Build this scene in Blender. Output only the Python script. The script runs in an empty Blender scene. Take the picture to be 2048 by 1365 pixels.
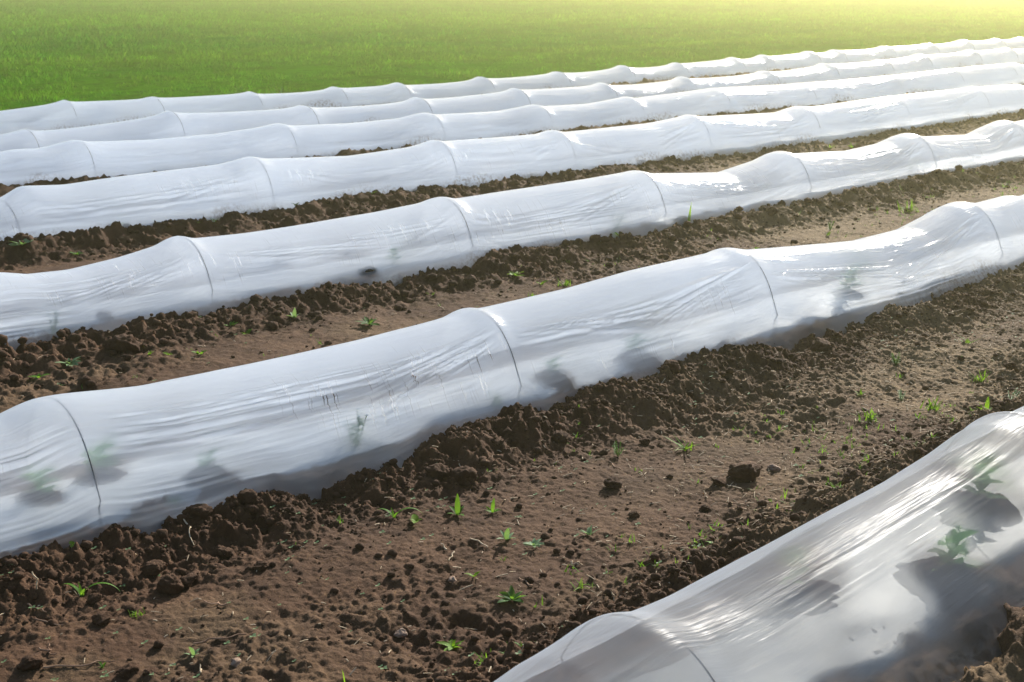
import bpy, math, random
import numpy as np
from mathutils import Vector, Matrix
# A vegetable field: seven low film tunnels on wire hoops, bare soil paths, a meadow beyond.
# X runs along the rows, Y away across them, Z up.  Metres.
random.seed(7)
rng = np.random.default_rng(7)
C = bpy.context.scene.collection
R = math.radians
HAZE = True
ROWS = {
 1: dict(a=13.714, b=0.0095, hoops=[(6.48, 0.426), (7.47, 0.399), (8.68, 0.378), (9.84, 0.366), (10.78, 0.359), (12.14, 0.358), (13.51, 0.357), (14.79, 0.375), (15.93, 0.356), (17.24, 0.376), (17.98, 0.381), (19.17, 0.393), (19.9, 0.386), (21.34, 0.386), (22.71, 0.384), (23.9, 0.402), (25.07, 0.378), (26.01, 0.373)]),
 2: dict(a=12.030, b=0.0093, hoops=[(6.72, 0.43), (8.24, 0.385), (9.72, 0.367), (11.17, 0.378), (12.62, 0.358), (14.11, 0.35), (15.84, 0.345), (17.23, 0.38), (18.63, 0.366), (19.7, 0.401), (21.18, 0.401), (22.34, 0.394)]),
 3: dict(a=10.993, b=-0.0396, hoops=[(5.16, 0.397), (7.03, 0.39), (8.66, 0.377), (10.03, 0.366), (11.35, 0.373), (12.72, 0.38), (14.25, 0.36), (15.98, 0.362), (17.37, 0.39), (18.69, 0.404)],
   ridge=[(4.53, 0.377), (4.84, 0.363), (5.05, 0.393), (5.16, 0.405), (5.22, 0.384), (5.78, 0.356), (6.39, 0.359), (6.88, 0.387), (7.02, 0.403), (7.14, 0.373), (7.77, 0.35), (8.34, 0.356), (8.57, 0.383), (8.66, 0.386), (8.75, 0.361), (9.56, 0.346), (9.89, 0.37), (10.03, 0.376), (10.16, 0.352), (10.79, 0.338), (11.23, 0.369), (11.34, 0.378), (11.46, 0.355), (12.72, 0.392), (14.25, 0.366), (15.98, 0.368), (17.37, 0.39), (19.14, 0.398)],
   crest=[(4.38, 0.139), (4.78, 0.131), (5.19, 0.119), (5.93, 0.101)]),
 4: dict(a=8.896, b=-0.0157, hoops=[(3.67, 0.321), (5.53, 0.423), (7.22, 0.404), (8.52, 0.383), (10.26, 0.398), (11.92, 0.367), (13.5, 0.371), (15.11, 0.369)],
   ridge=[(3.68, 0.404), (4.11, 0.373), (4.54, 0.39), (5.27, 0.397), (5.43, 0.417), (5.53, 0.43), (5.64, 0.406), (6.39, 0.361), (6.96, 0.377), (7.11, 0.392), (7.22, 0.412), (7.32, 0.392), (7.9, 0.381), (8.35, 0.374), (8.5, 0.393), (8.65, 0.364), (9.71, 0.363), (10.12, 0.389), (10.26, 0.402), (10.4, 0.378), (11.6, 0.334), (11.8, 0.365), (11.92, 0.372), (12.09, 0.356), (13.49, 0.376), (15.11, 0.38), (16.3, 0.355)],
   crest=[(3.52, 0.124), (3.84, 0.114), (4.18, 0.105), (4.54, 0.095), (4.91, 0.084), (5.11, 0.096), (5.47, 0.072), (5.72, 0.09), (6.03, 0.093), (6.44, 0.101), (6.97, 0.107), (7.42, 0.076), (7.91, 0.072), (8.36, 0.07), (8.77, 0.081), (9.4, 0.067), (10.07, 0.038), (10.79, 0.021), (11.55, 0.033), (12.38, 0.025), (13.27, 0.048), (14.23, 0.051), (15.81, 0.069)]),
 5: dict(a=6.699, b=-0.0065, hoops=[(3.74, 0.375), (5.53, 0.388), (7.27, 0.382), (8.91, 0.377), (10.64, 0.378), (12.22, 0.381)],
   ridge=[(2.74, 0.305), (3.12, 0.287), (3.4, 0.313), (3.62, 0.345), (3.69, 0.372), (3.74, 0.38), (3.81, 0.354), (4.15, 0.344), (5.01, 0.355), (5.39, 0.372), (5.47, 0.385), (5.55, 0.392), (5.65, 0.368), (6.1, 0.373), (6.78, 0.376), (7.14, 0.384), (7.29, 0.387), (7.42, 0.353), (8.21, 0.287), (8.65, 0.339), (8.81, 0.375), (8.9, 0.381), (9.05, 0.349), (9.78, 0.309), (10.31, 0.334), (10.49, 0.373), (10.64, 0.382), (10.83, 0.337), (11.69, 0.286), (11.98, 0.353), (12.18, 0.379), (12.55, 0.325)],
   crest=[(2.57, 0.058), (2.71, 0.049), (2.84, 0.059), (3.07, 0.028), (3.23, 0.059), (3.42, 0.039), (3.68, 0.035), (3.92, 0.044), (4.11, 0.034), (4.37, 0.049), (4.57, 0.046), (4.82, 0.009), (4.92, 0.037), (5.15, 0.025), (5.41, 0.01), (5.53, 0.07), (5.78, 0.083), (5.94, 0.07), (6.25, 0.052), (6.56, 0.037), (6.99, 0.022), (7.29, 0.053), (7.66, 0.044), (8.1, 0.045), (8.45, 0.061), (8.94, 0.063), (9.66, 0.064), (10.37, 0.085), (11.15, 0.068), (11.98, 0.047)]),
 6: dict(a=4.356, b=0.0131, hoops=[(1.94, 0.379), (3.83, 0.375), (5.58, 0.392), (7.81, 0.374)],
   ridge=[(1.75, 0.385), (1.85, 0.384), (1.94, 0.381), (2.0, 0.38), (2.29, 0.351), (2.71, 0.343), (3.23, 0.343), (3.67, 0.354), (3.74, 0.358), (3.78, 0.371), (3.83, 0.376), (3.88, 0.361), (4.09, 0.365), (4.43, 0.369), (4.84, 0.39), (5.46, 0.394), (5.5, 0.401), (5.56, 0.398), (5.7, 0.37), (6.72, 0.284), (7.24, 0.289), (7.56, 0.345), (7.68, 0.371), (7.8, 0.378), (8.03, 0.346), (8.56, 0.357)],
   crest=[(1.55, 0.038), (1.78, 0.016), (2.04, -0.013), (2.13, 0.001), (2.3, -0.011), (2.44, 0.015), (2.57, -0.008), (2.67, -0.064), (2.78, -0.065), (2.92, -0.032), (3.08, -0.024), (3.23, 0.03), (3.36, 0.052), (3.51, 0.037), (3.68, 0.042), (3.9, -0.008), (4.05, 0.025), (4.2, 0.049), (4.49, 0.035), (4.73, 0.046), (4.94, 0.053), (5.24, 0.008), (5.52, -0.04), (5.65, -0.042), (5.92, -0.002), (6.12, -0.021), (6.35, -0.018), (6.65, -0.015), (6.87, -0.021), (7.01, 0.008), (7.22, 0.007), (7.38, 0.014), (7.59, 0.015), (7.9, 0.036)]),
 7: dict(a=1.761, b=0.0886, hoops=[(2.2, 0.38), (4.23, 0.38)],
   ridge=[(1.78, 0.379), (2.04, 0.383), (2.11, 0.387), (2.15, 0.392), (2.2, 0.381), (2.29, 0.355), (2.49, 0.338), (2.95, 0.336), (3.64, 0.34), (3.9, 0.358), (4.04, 0.378), (4.22, 0.384)],
   crest=[(2.97, 0.061), (3.14, 0.056), (3.25, 0.077), (3.4, 0.096)]),
}
ITEMS = [
 ('feathery', 9.05, 14.62, 0.42, 'tall faint weed behind the farthest tunnel, left one of two'),
 ('feathery', 9.72, 14.75, 0.40, 'tall faint weed behind the farthest tunnel, right one of two'),
 ('rosette', 2.643, 2.882, 0.0913, 'largest broad-leaved dark green rosette on the bare foreground soil'),
 ('upright', 2.936, 3.231, 0.0867, 'green weed with one tall upright leaf, just behind a smaller pale rosette'),
 ('rosette', 2.968, 3.135, 0.0661, 'small pale-edged rosette just in front of a taller upright weed'),
 ('rosette', 2.333, 2.793, 0.0746, 'spreading rosette with twisted leaves beside a tall yellow-green grass tuft'),
 ('tuft', 2.277, 2.582, 0.1168, 'tall yellow-green grass tuft at the bottom edge of the picture'),
 ('blade', 1.978, 2.819, 0.0619, 'lone short grass blade at the bottom edge, left of the grass tuft'),
 ('upright', 1.762, 3.224, 0.0607, 'bluish two-leaved seedling at the end of a long dry root'),
 ('sprout', 1.536, 3.314, 0.0403, 'tiny green sprout near a dark hole in the bottom left corner'),
 ('tuft', 1.759, 3.532, 0.0690, 'small grass tuft with one bent blade, in front of the foremost clod cluster'),
 ('arch', 1.686, 3.735, 0.1186, 'long grass blade arched over the soil in the lower left'),
 ('leafpair', 1.786, 3.992, 0.0501, "yellow-green fallen-looking leaf near the film's left skirt"),
 ('upright', 2.959, 3.507, 0.0957, 'bright cluster of upright leaves at the foot of the tall soil heap'),
 ('upright', 3.063, 3.443, 0.0663, 'single upright leaf just right of the bright leaf cluster'),
 ('leafpair', 2.802, 3.541, 0.0789, 'low weed with two broad leaves in the hollow of the soil heap'),
 ('sprout', 2.661, 3.078, 0.0534, 'small sprout on smooth soil behind the largest rosette'),
 ('feathery', 3.837, 3.577, 0.0900, "feathery green seedling alone on the slope of the second tunnel's soil ridge"),
 ('sprawl', 4.105, 3.451, 0.1696, 'sprawling thin grass with long lying blades behind the biggest clod'),
 ('sprout', 3.179, 3.089, 0.0676, 'pale sprawling cluster of tiny leaves in the middle of the foreground path'),
 ('sprawl', 2.858, 2.818, 0.0855, 'two crossed thin grass blades lying by a short straw'),
 ('blade', 3.940, 2.853, 0.0659, 'pair of thin upright yellow blades above a flat straw bundle'),
 ('feathery', 5.723, 3.550, 0.1130, 'dark green bushy seedling beside white straw bits on the right path'),
 ('tuft', 4.934, 3.166, 0.1340, 'wide low grass tuft, front left one of the pair on the right path'),
 ('tuft', 5.254, 3.060, 0.1475, 'bright grass tuft close to the nearest tunnel on the right'),
 ('feathery', 5.576, 2.881, 0.1012, 'pale feathery weed at the right picture edge'),
 ('tuft', 5.806, 3.168, 0.1401, 'spiky grass tuft left of a dark round clod'),
 ('upright', 5.050, 2.709, 0.0847, 'yellow-green upright sprout touching the back of the nearest tunnel'),
 ('leafpair', 3.342, 2.682, 0.0656, "low dark seedling beside a small clod near the nearest tunnel's ridge"),
 ('sprawl', 2.232, 4.148, 0.0854, 'green weed growing through the loose film skirt at left'),
 ('blade', 2.993, 2.546, 0.0397, "single green blade peeping out behind the nearest tunnel's ridge"),
 ('sprout', 5.158, 3.363, 0.0678, 'tiny sprout just above the wide low grass tuft on the right path'),
 ('feathery', 5.289, 3.242, 0.0728, 'thin pale sprout between the two right-hand path tufts'),
 ('sprawl', 6.284, 3.503, 0.1202, 'faint thin grass patch on the upper right path below the second tunnel'),
 ('sprout', 2.364, 2.567, 0.0278, 'tiny sprout just right of the tall bottom grass tuft'),
 ('rosette', 4.250, 5.720, 0.1294, 'lush rosette just behind the middle of the second tunnel'),
 ('upright', 4.029, 6.079, 0.1005, 'pale upright two-leaved weed left of the lush rosette, on crumbly soil'),
 ('sprout', 3.698, 6.008, 0.0820, 'bright green sprout, middle one of a short weed row before the third tunnel'),
 ('sprout', 3.665, 6.106, 0.0776, 'thin sprout left of the bright green one before the third tunnel'),
 ('sprout', 3.308, 5.809, 0.0829, 'low sprout close to a dark soil hollow behind the second tunnel'),
 ('rosette', 2.770, 6.057, 0.1166, 'silvery rosette between the second and third tunnels at far left'),
 ('leafpair', 2.582, 5.976, 0.0951, 'bright leafy weed, leftmost between the second and third tunnels'),
 ('sprout', 2.607, 5.827, 0.0514, 'tiny weed in front of the silvery rosette'),
 ('leafpair', 3.173, 5.862, 0.0632, 'yellowish seedling by a pinkish bare patch of soil'),
 ('sprout', 3.086, 5.883, 0.0533, 'small dull seedling at the lip of the dark soil hollow'),
 ('rosette', 5.525, 6.003, 0.1058, 'compact leafy clump, left of the yellow grass clump behind the second tunnel'),
 ('tuft', 5.649, 5.711, 0.1275, "yellow-green grass clump touching the second tunnel's far side"),
 ('sprout', 5.548, 5.802, 0.0811, 'thin yellow sprout between the leafy clump and the grass clump'),
 ('tuft', 5.345, 5.663, 0.0731, "short grass tips showing just over the second tunnel's film"),
 ('tuft', 9.347, 5.782, 0.2586, 'large bright grass patch between second and third tunnels near the right'),
 ('tuft', 8.431, 6.160, 0.1491, 'loose grass tuft beside pale straw between second and third tunnels'),
 ('blade', 7.443, 6.322, 0.1747, "tall thin grass stem standing against the third tunnel's film"),
 ('feathery', 8.245, 5.714, 0.1076, "small green tuft, right one of a pair left of the second tunnel's far hoop"),
 ('sprout', 8.108, 5.637, 0.0777, "dark little tuft, left one of the pair near the second tunnel's far hoop"),
 ('sprout', 10.790, 6.566, 0.1616, 'yellowish sprout at the foot of the third tunnel on the right'),
 ('blade', 10.708, 6.641, 0.1791, 'upright blades at the foot of the third tunnel on the right'),
 ('sprout', 6.746, 6.335, 0.0929, "yellow sprout on the ridge before the third tunnel's second sag"),
 ('sprout', 7.373, 5.669, 0.0867, "small weed right of the second tunnel's middle hoop top"),
 ('sprawl', 10.954, 5.890, 0.1591, 'faint yellow grass patch at far right before the third tunnel'),
 ('rosette', 3.591, 8.377, 0.1372, 'pale green rosette, leftmost between the third and fourth tunnels'),
 ('sprout', 4.345, 8.631, 0.1382, 'bright upright sprout on the dark soil behind the third tunnel'),
 ('rosette', 3.891, 8.268, 0.0851, "small rosette close behind the third tunnel's left end"),
 ('sprawl', 4.969, 8.423, 0.1119, "flat yellow-green weed just right of the third tunnel's first hoop"),
 ('sprout', 5.662, 8.470, 0.0728, 'tiny pale weed on the dark ridge before the fourth tunnel'),
 ('sprout', 6.335, 8.455, 0.0829, "small yellow weed on dark crumbs right of the fourth tunnel's hoop"),
 ('sprout', 8.605, 8.530, 0.1034, "tiny weed at the fourth tunnel's foot in the middle"),
 ('sprawl', 11.673, 8.132, 0.1815, 'yellow grass spot between third tunnel hoops at right'),
 ('sprout', 11.960, 8.075, 0.1330, 'small yellow weed right of the yellow grass spot'),
 ('clod', 4.007, 3.096, 0.1479, 'biggest round dark clod alone on the foreground path'),
 ('clod', 3.876, 3.110, 0.0671, 'small clod touching the left side of the biggest clod'),
 ('clod', 3.558, 3.338, 0.0807, 'knobbly clod in the middle of the foreground path'),
 ('clod', 4.084, 2.667, 0.1137, "flat wide clod beside the nearest tunnel's ridge"),
 ('clod', 3.329, 2.557, 0.0742, 'rounded clod half hidden behind the nearest tunnel'),
 ('clod', 6.069, 3.152, 0.0747, 'dark round clod at the right picture edge'),
 ('clod', 1.927, 3.642, 0.0858, 'tall rough brown clod, front one of a cluster of three at lower left'),
 ('clod', 1.940, 3.768, 0.0781, 'smooth slanted clod, left one of the lower left cluster'),
 ('clod', 1.987, 3.645, 0.0735, 'dark clod, right one of the lower left cluster'),
 ('clod', 2.226, 3.986, 0.1143, "large pale-topped clod leaning on the left film skirt's soil"),
 ('clod', 2.205, 4.064, 0.0630, 'dark small clod left of the pale-topped clod'),
 ('clod', 2.418, 3.965, 0.0949, "clod sitting on the soil ridge at the second tunnel's left part"),
 ('clod', 1.582, 4.007, 0.0429, 'small round clod, lower one of a pair at the left picture edge'),
 ('clod', 1.642, 4.062, 0.0535, 'upper clod of the pair at the left picture edge'),
 ('clod', 2.202, 3.570, 0.0580, 'round clod alone right of the lower left cluster'),
 ('clod', 3.115, 3.813, 0.0999, 'blocky dark clod, left one under the tall soil heap'),
 ('clod', 3.171, 3.720, 0.1103, 'blocky dark clod, right one under the tall soil heap'),
 ('clod', 2.635, 3.969, 0.0539, "upright dark lump poking up at the second tunnel's film edge"),
 ('clod', 2.181, 3.746, 0.0597, 'broken brown clod between ridge and straw stalks at left'),
 ('clod', 3.415, 3.102, 0.0454, 'small pale clod beyond the feathery path weeds'),
 ('clod', 3.653, 2.985, 0.0392, 'pale pebble-like clod near the straw bundle'),
 ('clod', 1.660, 3.557, 0.0671, 'broken clod under an arched grass blade'),
 ('clod', 1.394, 3.436, 0.0816, 'low dark clod beside a hole in the bottom left corner'),
 ('clod', 1.570, 3.230, 0.0653, 'crumbly clod at the bottom edge left of the long root'),
 ('clod', 1.608, 3.185, 0.0565, 'dark crumbly clod right of another at the bottom edge'),
 ('clod', 1.698, 3.678, 0.0532, 'pale flat clod with a small shadow at lower left'),
 ('clod', 5.649, 3.932, 0.1153, "shaded clod in the second tunnel's ridge on the right"),
 ('clod', 4.617, 3.991, 0.0897, "clod rolled down the second tunnel's ridge in the middle"),
 ('clod', 3.733, 3.793, 0.0832, "dark clod on the tall heap's right shoulder"),
 ('clod', 4.170, 3.080, 0.0581, 'small reddish stone beside the biggest clod'),
 ('clod', 4.025, 3.607, 0.0522, 'little clod near the feathery seedling'),
 ('clod', 2.602, 3.112, 0.0345, 'tiny pale stone left of the largest rosette'),
 ('clod', 2.271, 2.946, 0.0438, 'pale reddish stone on smooth soil left of the twisted rosette'),
 ('clod', 1.815, 3.089, 0.0369, 'pale grey stone on smooth soil near the bottom edge'),
 ('clod', 3.066, 6.079, 0.1636, "dark mass of clods in the hollow behind the second tunnel's left part"),
 ('clod', 3.191, 6.526, 0.1159, "dark clod on the third tunnel's ridge at left"),
 ('clod', 3.538, 6.572, 0.0595, "pale topped clod, left one of two at the third tunnel's film"),
 ('clod', 3.592, 6.553, 0.0433, "smaller pale topped clod, right one of two at the third tunnel's film"),
 ('clod', 4.562, 6.414, 0.0966, 'dark clod right below the torn spot in the third tunnel'),
 ('clod', 5.218, 6.052, 0.0980, "shaded clod above the second tunnel's tall hoop"),
 ('clod', 6.253, 6.650, 0.0851, 'dark clod at the film edge in the middle of the third tunnel'),
 ('clod', 6.507, 6.306, 0.0975, "clod on the ridge before the third tunnel's second sag"),
 ('clod', 7.431, 6.384, 0.1191, 'dark clod next to the tall thin grass stem'),
 ('clod', 8.220, 6.214, 0.1104, 'shaded clod right of the tall stem before the third tunnel'),
 ('clod', 3.770, 8.723, 0.0884, 'dark clod above the pale green rosette at far left'),
 ('clod', 6.390, 8.931, 0.0626, "dark clod on the crumbs below the fourth tunnel's film"),
 ('stalk', 2.152, 3.921, 0.1787, 'long dry stalk lying from the film skirt down the ridge at left'),
 ('root', 1.972, 3.459, 0.0741, 'crooked pale root curled on smooth soil'),
 ('root', 2.757, 2.945, 0.0718, 'thin curved orange root beside the largest rosette'),
 ('chip', 2.844, 3.264, 0.0861, 'flat peeled dry stem pointing at the tall upright weed'),
 ('stalk', 2.718, 3.254, 0.0618, 'short straw slanting up, front one of two crossing near the dry stem'),
 ('stalk', 2.741, 3.320, 0.0395, 'shorter straw meeting the slanting one near the dry stem'),
 ('root', 1.868, 3.261, 0.1473, 'long thin dry root running right from the bluish seedling'),
 ('arch', 2.783, 3.637, 0.1077, "bent dry stalk arching out of the soil heap's hollow"),
 ('chip', 3.898, 2.741, 0.1186, 'flat bundle of pale straw on the right half of the foreground path'),
 ('chip', 4.769, 5.774, 0.0596, "grey wood splinter standing behind the second tunnel's tall hoop"),
 ('root', 1.495, 3.363, 0.1883, 'faint long dry root across the bottom left corner'),
 ('root', 1.458, 3.475, 0.0590, 'short forked root above the hole in the bottom left corner'),
 ('stalk', 1.715, 3.105, 0.0563, 'pale stalk running off the bottom edge of the picture'),
 ('stalk', 1.565, 3.768, 0.0504, 'short dry stick at the left, above a thin upright root'),
 ('root', 1.538, 3.713, 0.0684, 'thin reddish root dropping from the short dry stick'),
 ('root', 1.537, 3.635, 0.0920, 'thin dark root lying along the soil at far left'),
 ('arch', 2.359, 2.533, 0.0635, 'thin bent root right of the bottom grass tuft'),
 ('root', 3.733, 3.495, 0.1052, 'fine reddish root on the path below the feathery seedling'),
 ('chip', 2.977, 2.947, 0.0258, 'small white straw chip above crossed grass blades'),
 ('stalk', 2.793, 2.607, 0.0328, "upright white straw bit just behind the nearest tunnel's hoop"),
 ('stalk', 7.313, 4.183, 0.1030, "tall dry stalk leaning on the second tunnel's film at right"),
 ('stalk', 7.052, 3.715, 0.1266, "pale straw slanting on the second tunnel's right ridge"),
 ('stalk', 5.710, 3.681, 0.0594, 'white straw standing beside the dark bushy seedling'),
 ('stalk', 5.337, 3.489, 0.0514, 'short pale straw on the path below the dark bushy seedling'),
 ('stalk', 5.574, 3.272, 0.0520, 'pale straw lying left of the spiky grass tuft'),
 ('chip', 5.632, 3.061, 0.0563, 'crossed white straw bits under the spiky grass tuft'),
 ('chip', 5.176, 3.084, 0.0443, 'thin straw sticking out left of the bright grass tuft'),
 ('stalk', 3.245, 3.853, 0.1321, "thin reddish stem hanging down the tall heap's dark side"),
 ('crop', 3.985, 2.137, 0.1711, 'leafy crop seedling under the nearest film, farther right one'),
 ('crop', 3.434, 1.858, 0.1663, 'leafy crop seedling under the nearest film at the right picture edge'),
 ('crop', 3.006, 2.137, 0.1010, 'small crop seedling under the nearest film right of its hoop'),
 ('crop', 2.126, 4.485, 0.1485, 'leafy crop seedling under the second tunnel, just right of its first hoop'),
 ('crop', 1.875, 4.424, 0.1353, 'crop seedling under the second tunnel, left of its first hoop'),
 ('crop', 2.417, 4.185, 0.1088, 'thin crop seedling under the second tunnel between two hoops'),
 ('white', 3.028, 4.051, 0.1607, "white-flowered weed pressed against the inside of the second tunnel's film"),
 ('white', 3.752, 4.215, 0.0876, "small green weed at the second tunnel's film edge below its tall hoop"),
 ('crop', 6.471, 4.360, 0.1689, "crop seedling seen faintly behind folds of the second tunnel's film"),
 ('crop', 4.677, 4.081, 0.1363, "crop seedling seen faintly left of the second tunnel's middle hoop"),
 ('crop', 4.158, 4.291, 0.1097, "crop seedling seen faintly right of the second tunnel's tall hoop"),
 ('white', 2.886, 6.523, 0.1292, "pale bushy weed at the third tunnel's film edge on the far left"),
 ('crop', 5.031, 6.393, 0.1171, 'faint green weed inside the third tunnel near the torn spot'),
 ('white', 6.840, 6.445, 0.1345, 'faint tall weed inside the third tunnel at its middle sag'),
]

# ------------------------------------------------------------------ noise
def _hash(ix, iy, seed):
    h = (ix.astype(np.int64)*374761393 + iy.astype(np.int64)*668265263 + seed*974634777) & 0xffffffff
    h = ((h ^ (h >> 13))*1274126177) & 0xffffffff
    h = ((h ^ (h >> 15))*2246822519) & 0xffffffff
    return ((h ^ (h >> 16)) & 0xffffff)/float(0xffffff)

def vnoise(x, y, seed=0):
    ix, iy = np.floor(x), np.floor(y)
    fx, fy = x-ix, y-iy
    ux = fx*fx*fx*(fx*(fx*6-15)+10); uy = fy*fy*fy*(fy*(fy*6-15)+10)
    a = _hash(ix, iy, seed); b = _hash(ix+1, iy, seed); c = _hash(ix, iy+1, seed); d = _hash(ix+1, iy+1, seed)
    return (a*(1-ux)+b*ux)*(1-uy)+(c*(1-ux)+d*ux)*uy*1.0

def fbm(x, y, seed=0, octv=4, gain=.5):
    s = 0; a = 1.0; t = 0
    for i in range(octv):
        s = s+a*(vnoise(x*(2.03**i)+13.7*i, y*(2.03**i)-7.1*i, seed+i*17)*2-1); t += a; a *= gain
    return s/t

def lumps(x, y, seed, dens=.7):
    """rounded clods scattered one to a cell (height in cell units, 0 where bare)"""
    ix, iy = np.floor(x), np.floor(y)
    best = np.zeros_like(x)
    for dx in (-1, 0, 1):
        for dy in (-1, 0, 1):
            cx, cy = ix+dx, iy+dy
            px = cx+_hash(cx, cy, seed); py = cy+_hash(cx, cy, seed+1)
            r = .22+.5*_hash(cx, cy, seed+2)**2
            on = _hash(cx, cy, seed+3) < dens
            d2 = ((x-px)**2+(y-py)**2)/(r*r)
            hgt = r*np.sqrt(np.clip(1-d2, 0, None))*on
            best = np.maximum(best, hgt)
    return best

def lerp_tab(tab, x):
    t = np.array(tab); return np.interp(x, t[:, 0], t[:, 1])

# ------------------------------------------------------------------ rows
ROWS[7]['hoops'] = [(x, z-.016) for x, z in ROWS[7]['hoops']]; ROWS[7]['ridge'] = [(x, z-.016) for x, z in ROWS[7]['ridge']]; ROWS[7]['a'] -= .012
OFF = {1: .28, 2: .28, 3: .28, 4: .30, 5: .34, 6: .38, 7: .40}        # half width of the film at the soil
for k, r in ROWS.items():
    r['off'] = OFF[k]
    hs = list(r['hoops']); gap = (hs[-1][0]-hs[0][0])/(len(hs)-1)
    xl, xr = {7: (-1.5, 10), 6: (-2, 15), 5: (-1.5, 19), 4: (0, 23), 3: (1, 27), 2: (2, 30), 1: (2, 34)}[k]
    x = hs[0][0]-gap
    while x > xl: hs.insert(0, (x, .375+.01*math.sin(7*x))); x -= gap*(1+.08*math.sin(5*x))
    x = hs[-1][0]+gap
    while x < xr: hs.append((x, .375+.01*math.sin(7*x))); x += gap*(1+.08*math.sin(5*x))
    r['hoops'] = hs; r['xl'] = hs[0][0]-.45*gap; r['xr'] = hs[-1][0]+.45*gap
    r['sag'] = [(.006+.026*random.random(), .012+.013*random.random()) for _ in range(len(hs)+1)]
    if 'crest' not in r:
        base = {1: .15, 2: .13}.get(k, .1); r['crest'] = [(0, base), (40, base)]

def row_y(k, x): return ROWS[k]['a']+ROWS[k]['b']*x

def path_z(y): return np.interp(y, [-30, 0, 1.8, 3.2, 5.5, 7.8, 10, 13, 14.6, 30], [-.08, -.08, -.07, -.06, -.03, .0, .03, .06, .07, .0])

def crest_z(k, x):
    r = ROWS[k]; t = np.array(r['crest'])
    inside = np.interp(x, t[:, 0], t[:, 1])
    m = t[:, 1].mean()
    w = np.clip(np.minimum(x-t[0, 0], t[-1, 0]-x)/.4+1, 0, 1)
    far = m+.045*fbm(x*1.6+k*9, x*0+k*3.1, 50+k, 3)
    return inside*w+far*(1-w)

def bed_z(k): return float(np.mean([c[1] for c in ROWS[k]['crest']]))-.015

def G_base(x, y):
    """soil surface without its crumbs; also how much of it is loose ridge (0..1)"""
    z = path_z(y)+.018*fbm(x*.9, y*1.3, 3, 3)+.016*fbm(x*2.6, y*3.4, 8, 2); berm = np.zeros_like(x)
    for k in ROWS:
        off = ROWS[k]['off']; dv = np.abs(y-row_y(k, x)); cz = crest_z(k, x)
        near = (y < row_y(k, x))
        wob = .03*fbm(x*2.2, y*0+k, 77+k, 2)
        sg = np.where(dv > off, .17+.05*fbm(x*1.1, near*5.+k, 31, 2), .10)
        w = np.exp(-((dv-off-.03-wob)/sg)**2)
        bed = bed_z(k)
        inner = np.clip((off+.02-dv)/.12, 0, 1); inner = inner*inner*(3-2*inner)
        ground = z*(1-inner)+bed*inner
        z = ground+(cz-ground)*w
        berm = np.maximum(berm, np.where(dv > off-.08, np.exp(-((dv-off-.08)/.26)**2), .25*(dv < off)))
    return z, berm

def G(x, y, fine=True):
    x = np.asarray(x, float); y = np.asarray(y, float)
    z, berm = G_base(x, y)
    rough = np.clip(berm+.95*np.clip(fbm(x*1.3+4, y*1.7, 9, 3)-.03, 0, 1), 0, 1)
    wx = x+.03*fbm(x*14, y*14, 90, 2); wy = y+.03*fbm(x*14+50, y*14, 91, 2)
    d = .034*rough*fbm(x*6, y*6, 11, 4)
    d = d+.050*rough**1.2*lumps(wx/.12, wy/.12, 21, .30)*.75
    d = d+.040*np.clip(rough+.12, 0, 1)*lumps(wx/.055, wy/.055, 31, .55)*.8
    if fine:
        d = d+.026*(.15+.85*rough)*lumps(wx/.027, wy/.027, 41, .6)*(.6+.8*vnoise(x*160, y*160, 48))
        d = d+.017*(.32+.68*rough)*fbm(x*42, y*42, 61, 3, .75)
        pit = np.clip(fbm(x*11, y*11, 71, 2)-.28, 0, 1); d = d-.10*pit*rough
    return z+d

def gz(x, y): return float(G(np.array([x]), np.array([y]))[0])

# ------------------------------------------------------------------ objects
def set_props(o, label=None, cat=None, group=None, kind=None):
    if label: o['label'] = label
    if cat: o['category'] = cat
    if group: o['group'] = group
    if kind: o['kind'] = kind
    return o

def mesh_np(name, verts, faces, mat=None, smooth=True):
    """faces: (n,3) or (n,4) int array"""
    me = bpy.data.meshes.new(name); verts = np.asarray(verts, np.float32); faces = np.asarray(faces, np.int32)
    n = faces.shape[1]
    me.vertices.add(len(verts)); me.vertices.foreach_set('co', verts.ravel())
    me.loops.add(faces.size); me.loops.foreach_set('vertex_index', faces.ravel())
    me.polygons.add(len(faces)); me.polygons.foreach_set('loop_start', np.arange(0, faces.size, n, dtype=np.int32))
    try: me.polygons.foreach_set('loop_total', np.full(len(faces), n, np.int32))
    except Exception: pass
    me.update(calc_edges=True); me.validate()
    if smooth: me.polygons.foreach_set('use_smooth', np.ones(len(faces), bool))
    if mat: me.materials.append(mat)
    return me

def link(name, me, parent=None, loc=(0, 0, 0)):
    o = bpy.data.objects.new(name, me); C.objects.link(o); o.location = loc
    if parent: o.parent = parent
    return o

def grid_faces(nx, ny, base=0):
    i = np.arange(nx-1)[:, None]; j = np.arange(ny-1)[None, :]
    a = i*ny+j+base
    return np.stack([a, a+ny, a+ny+1, a+1], -1).reshape(-1, 4)

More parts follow.
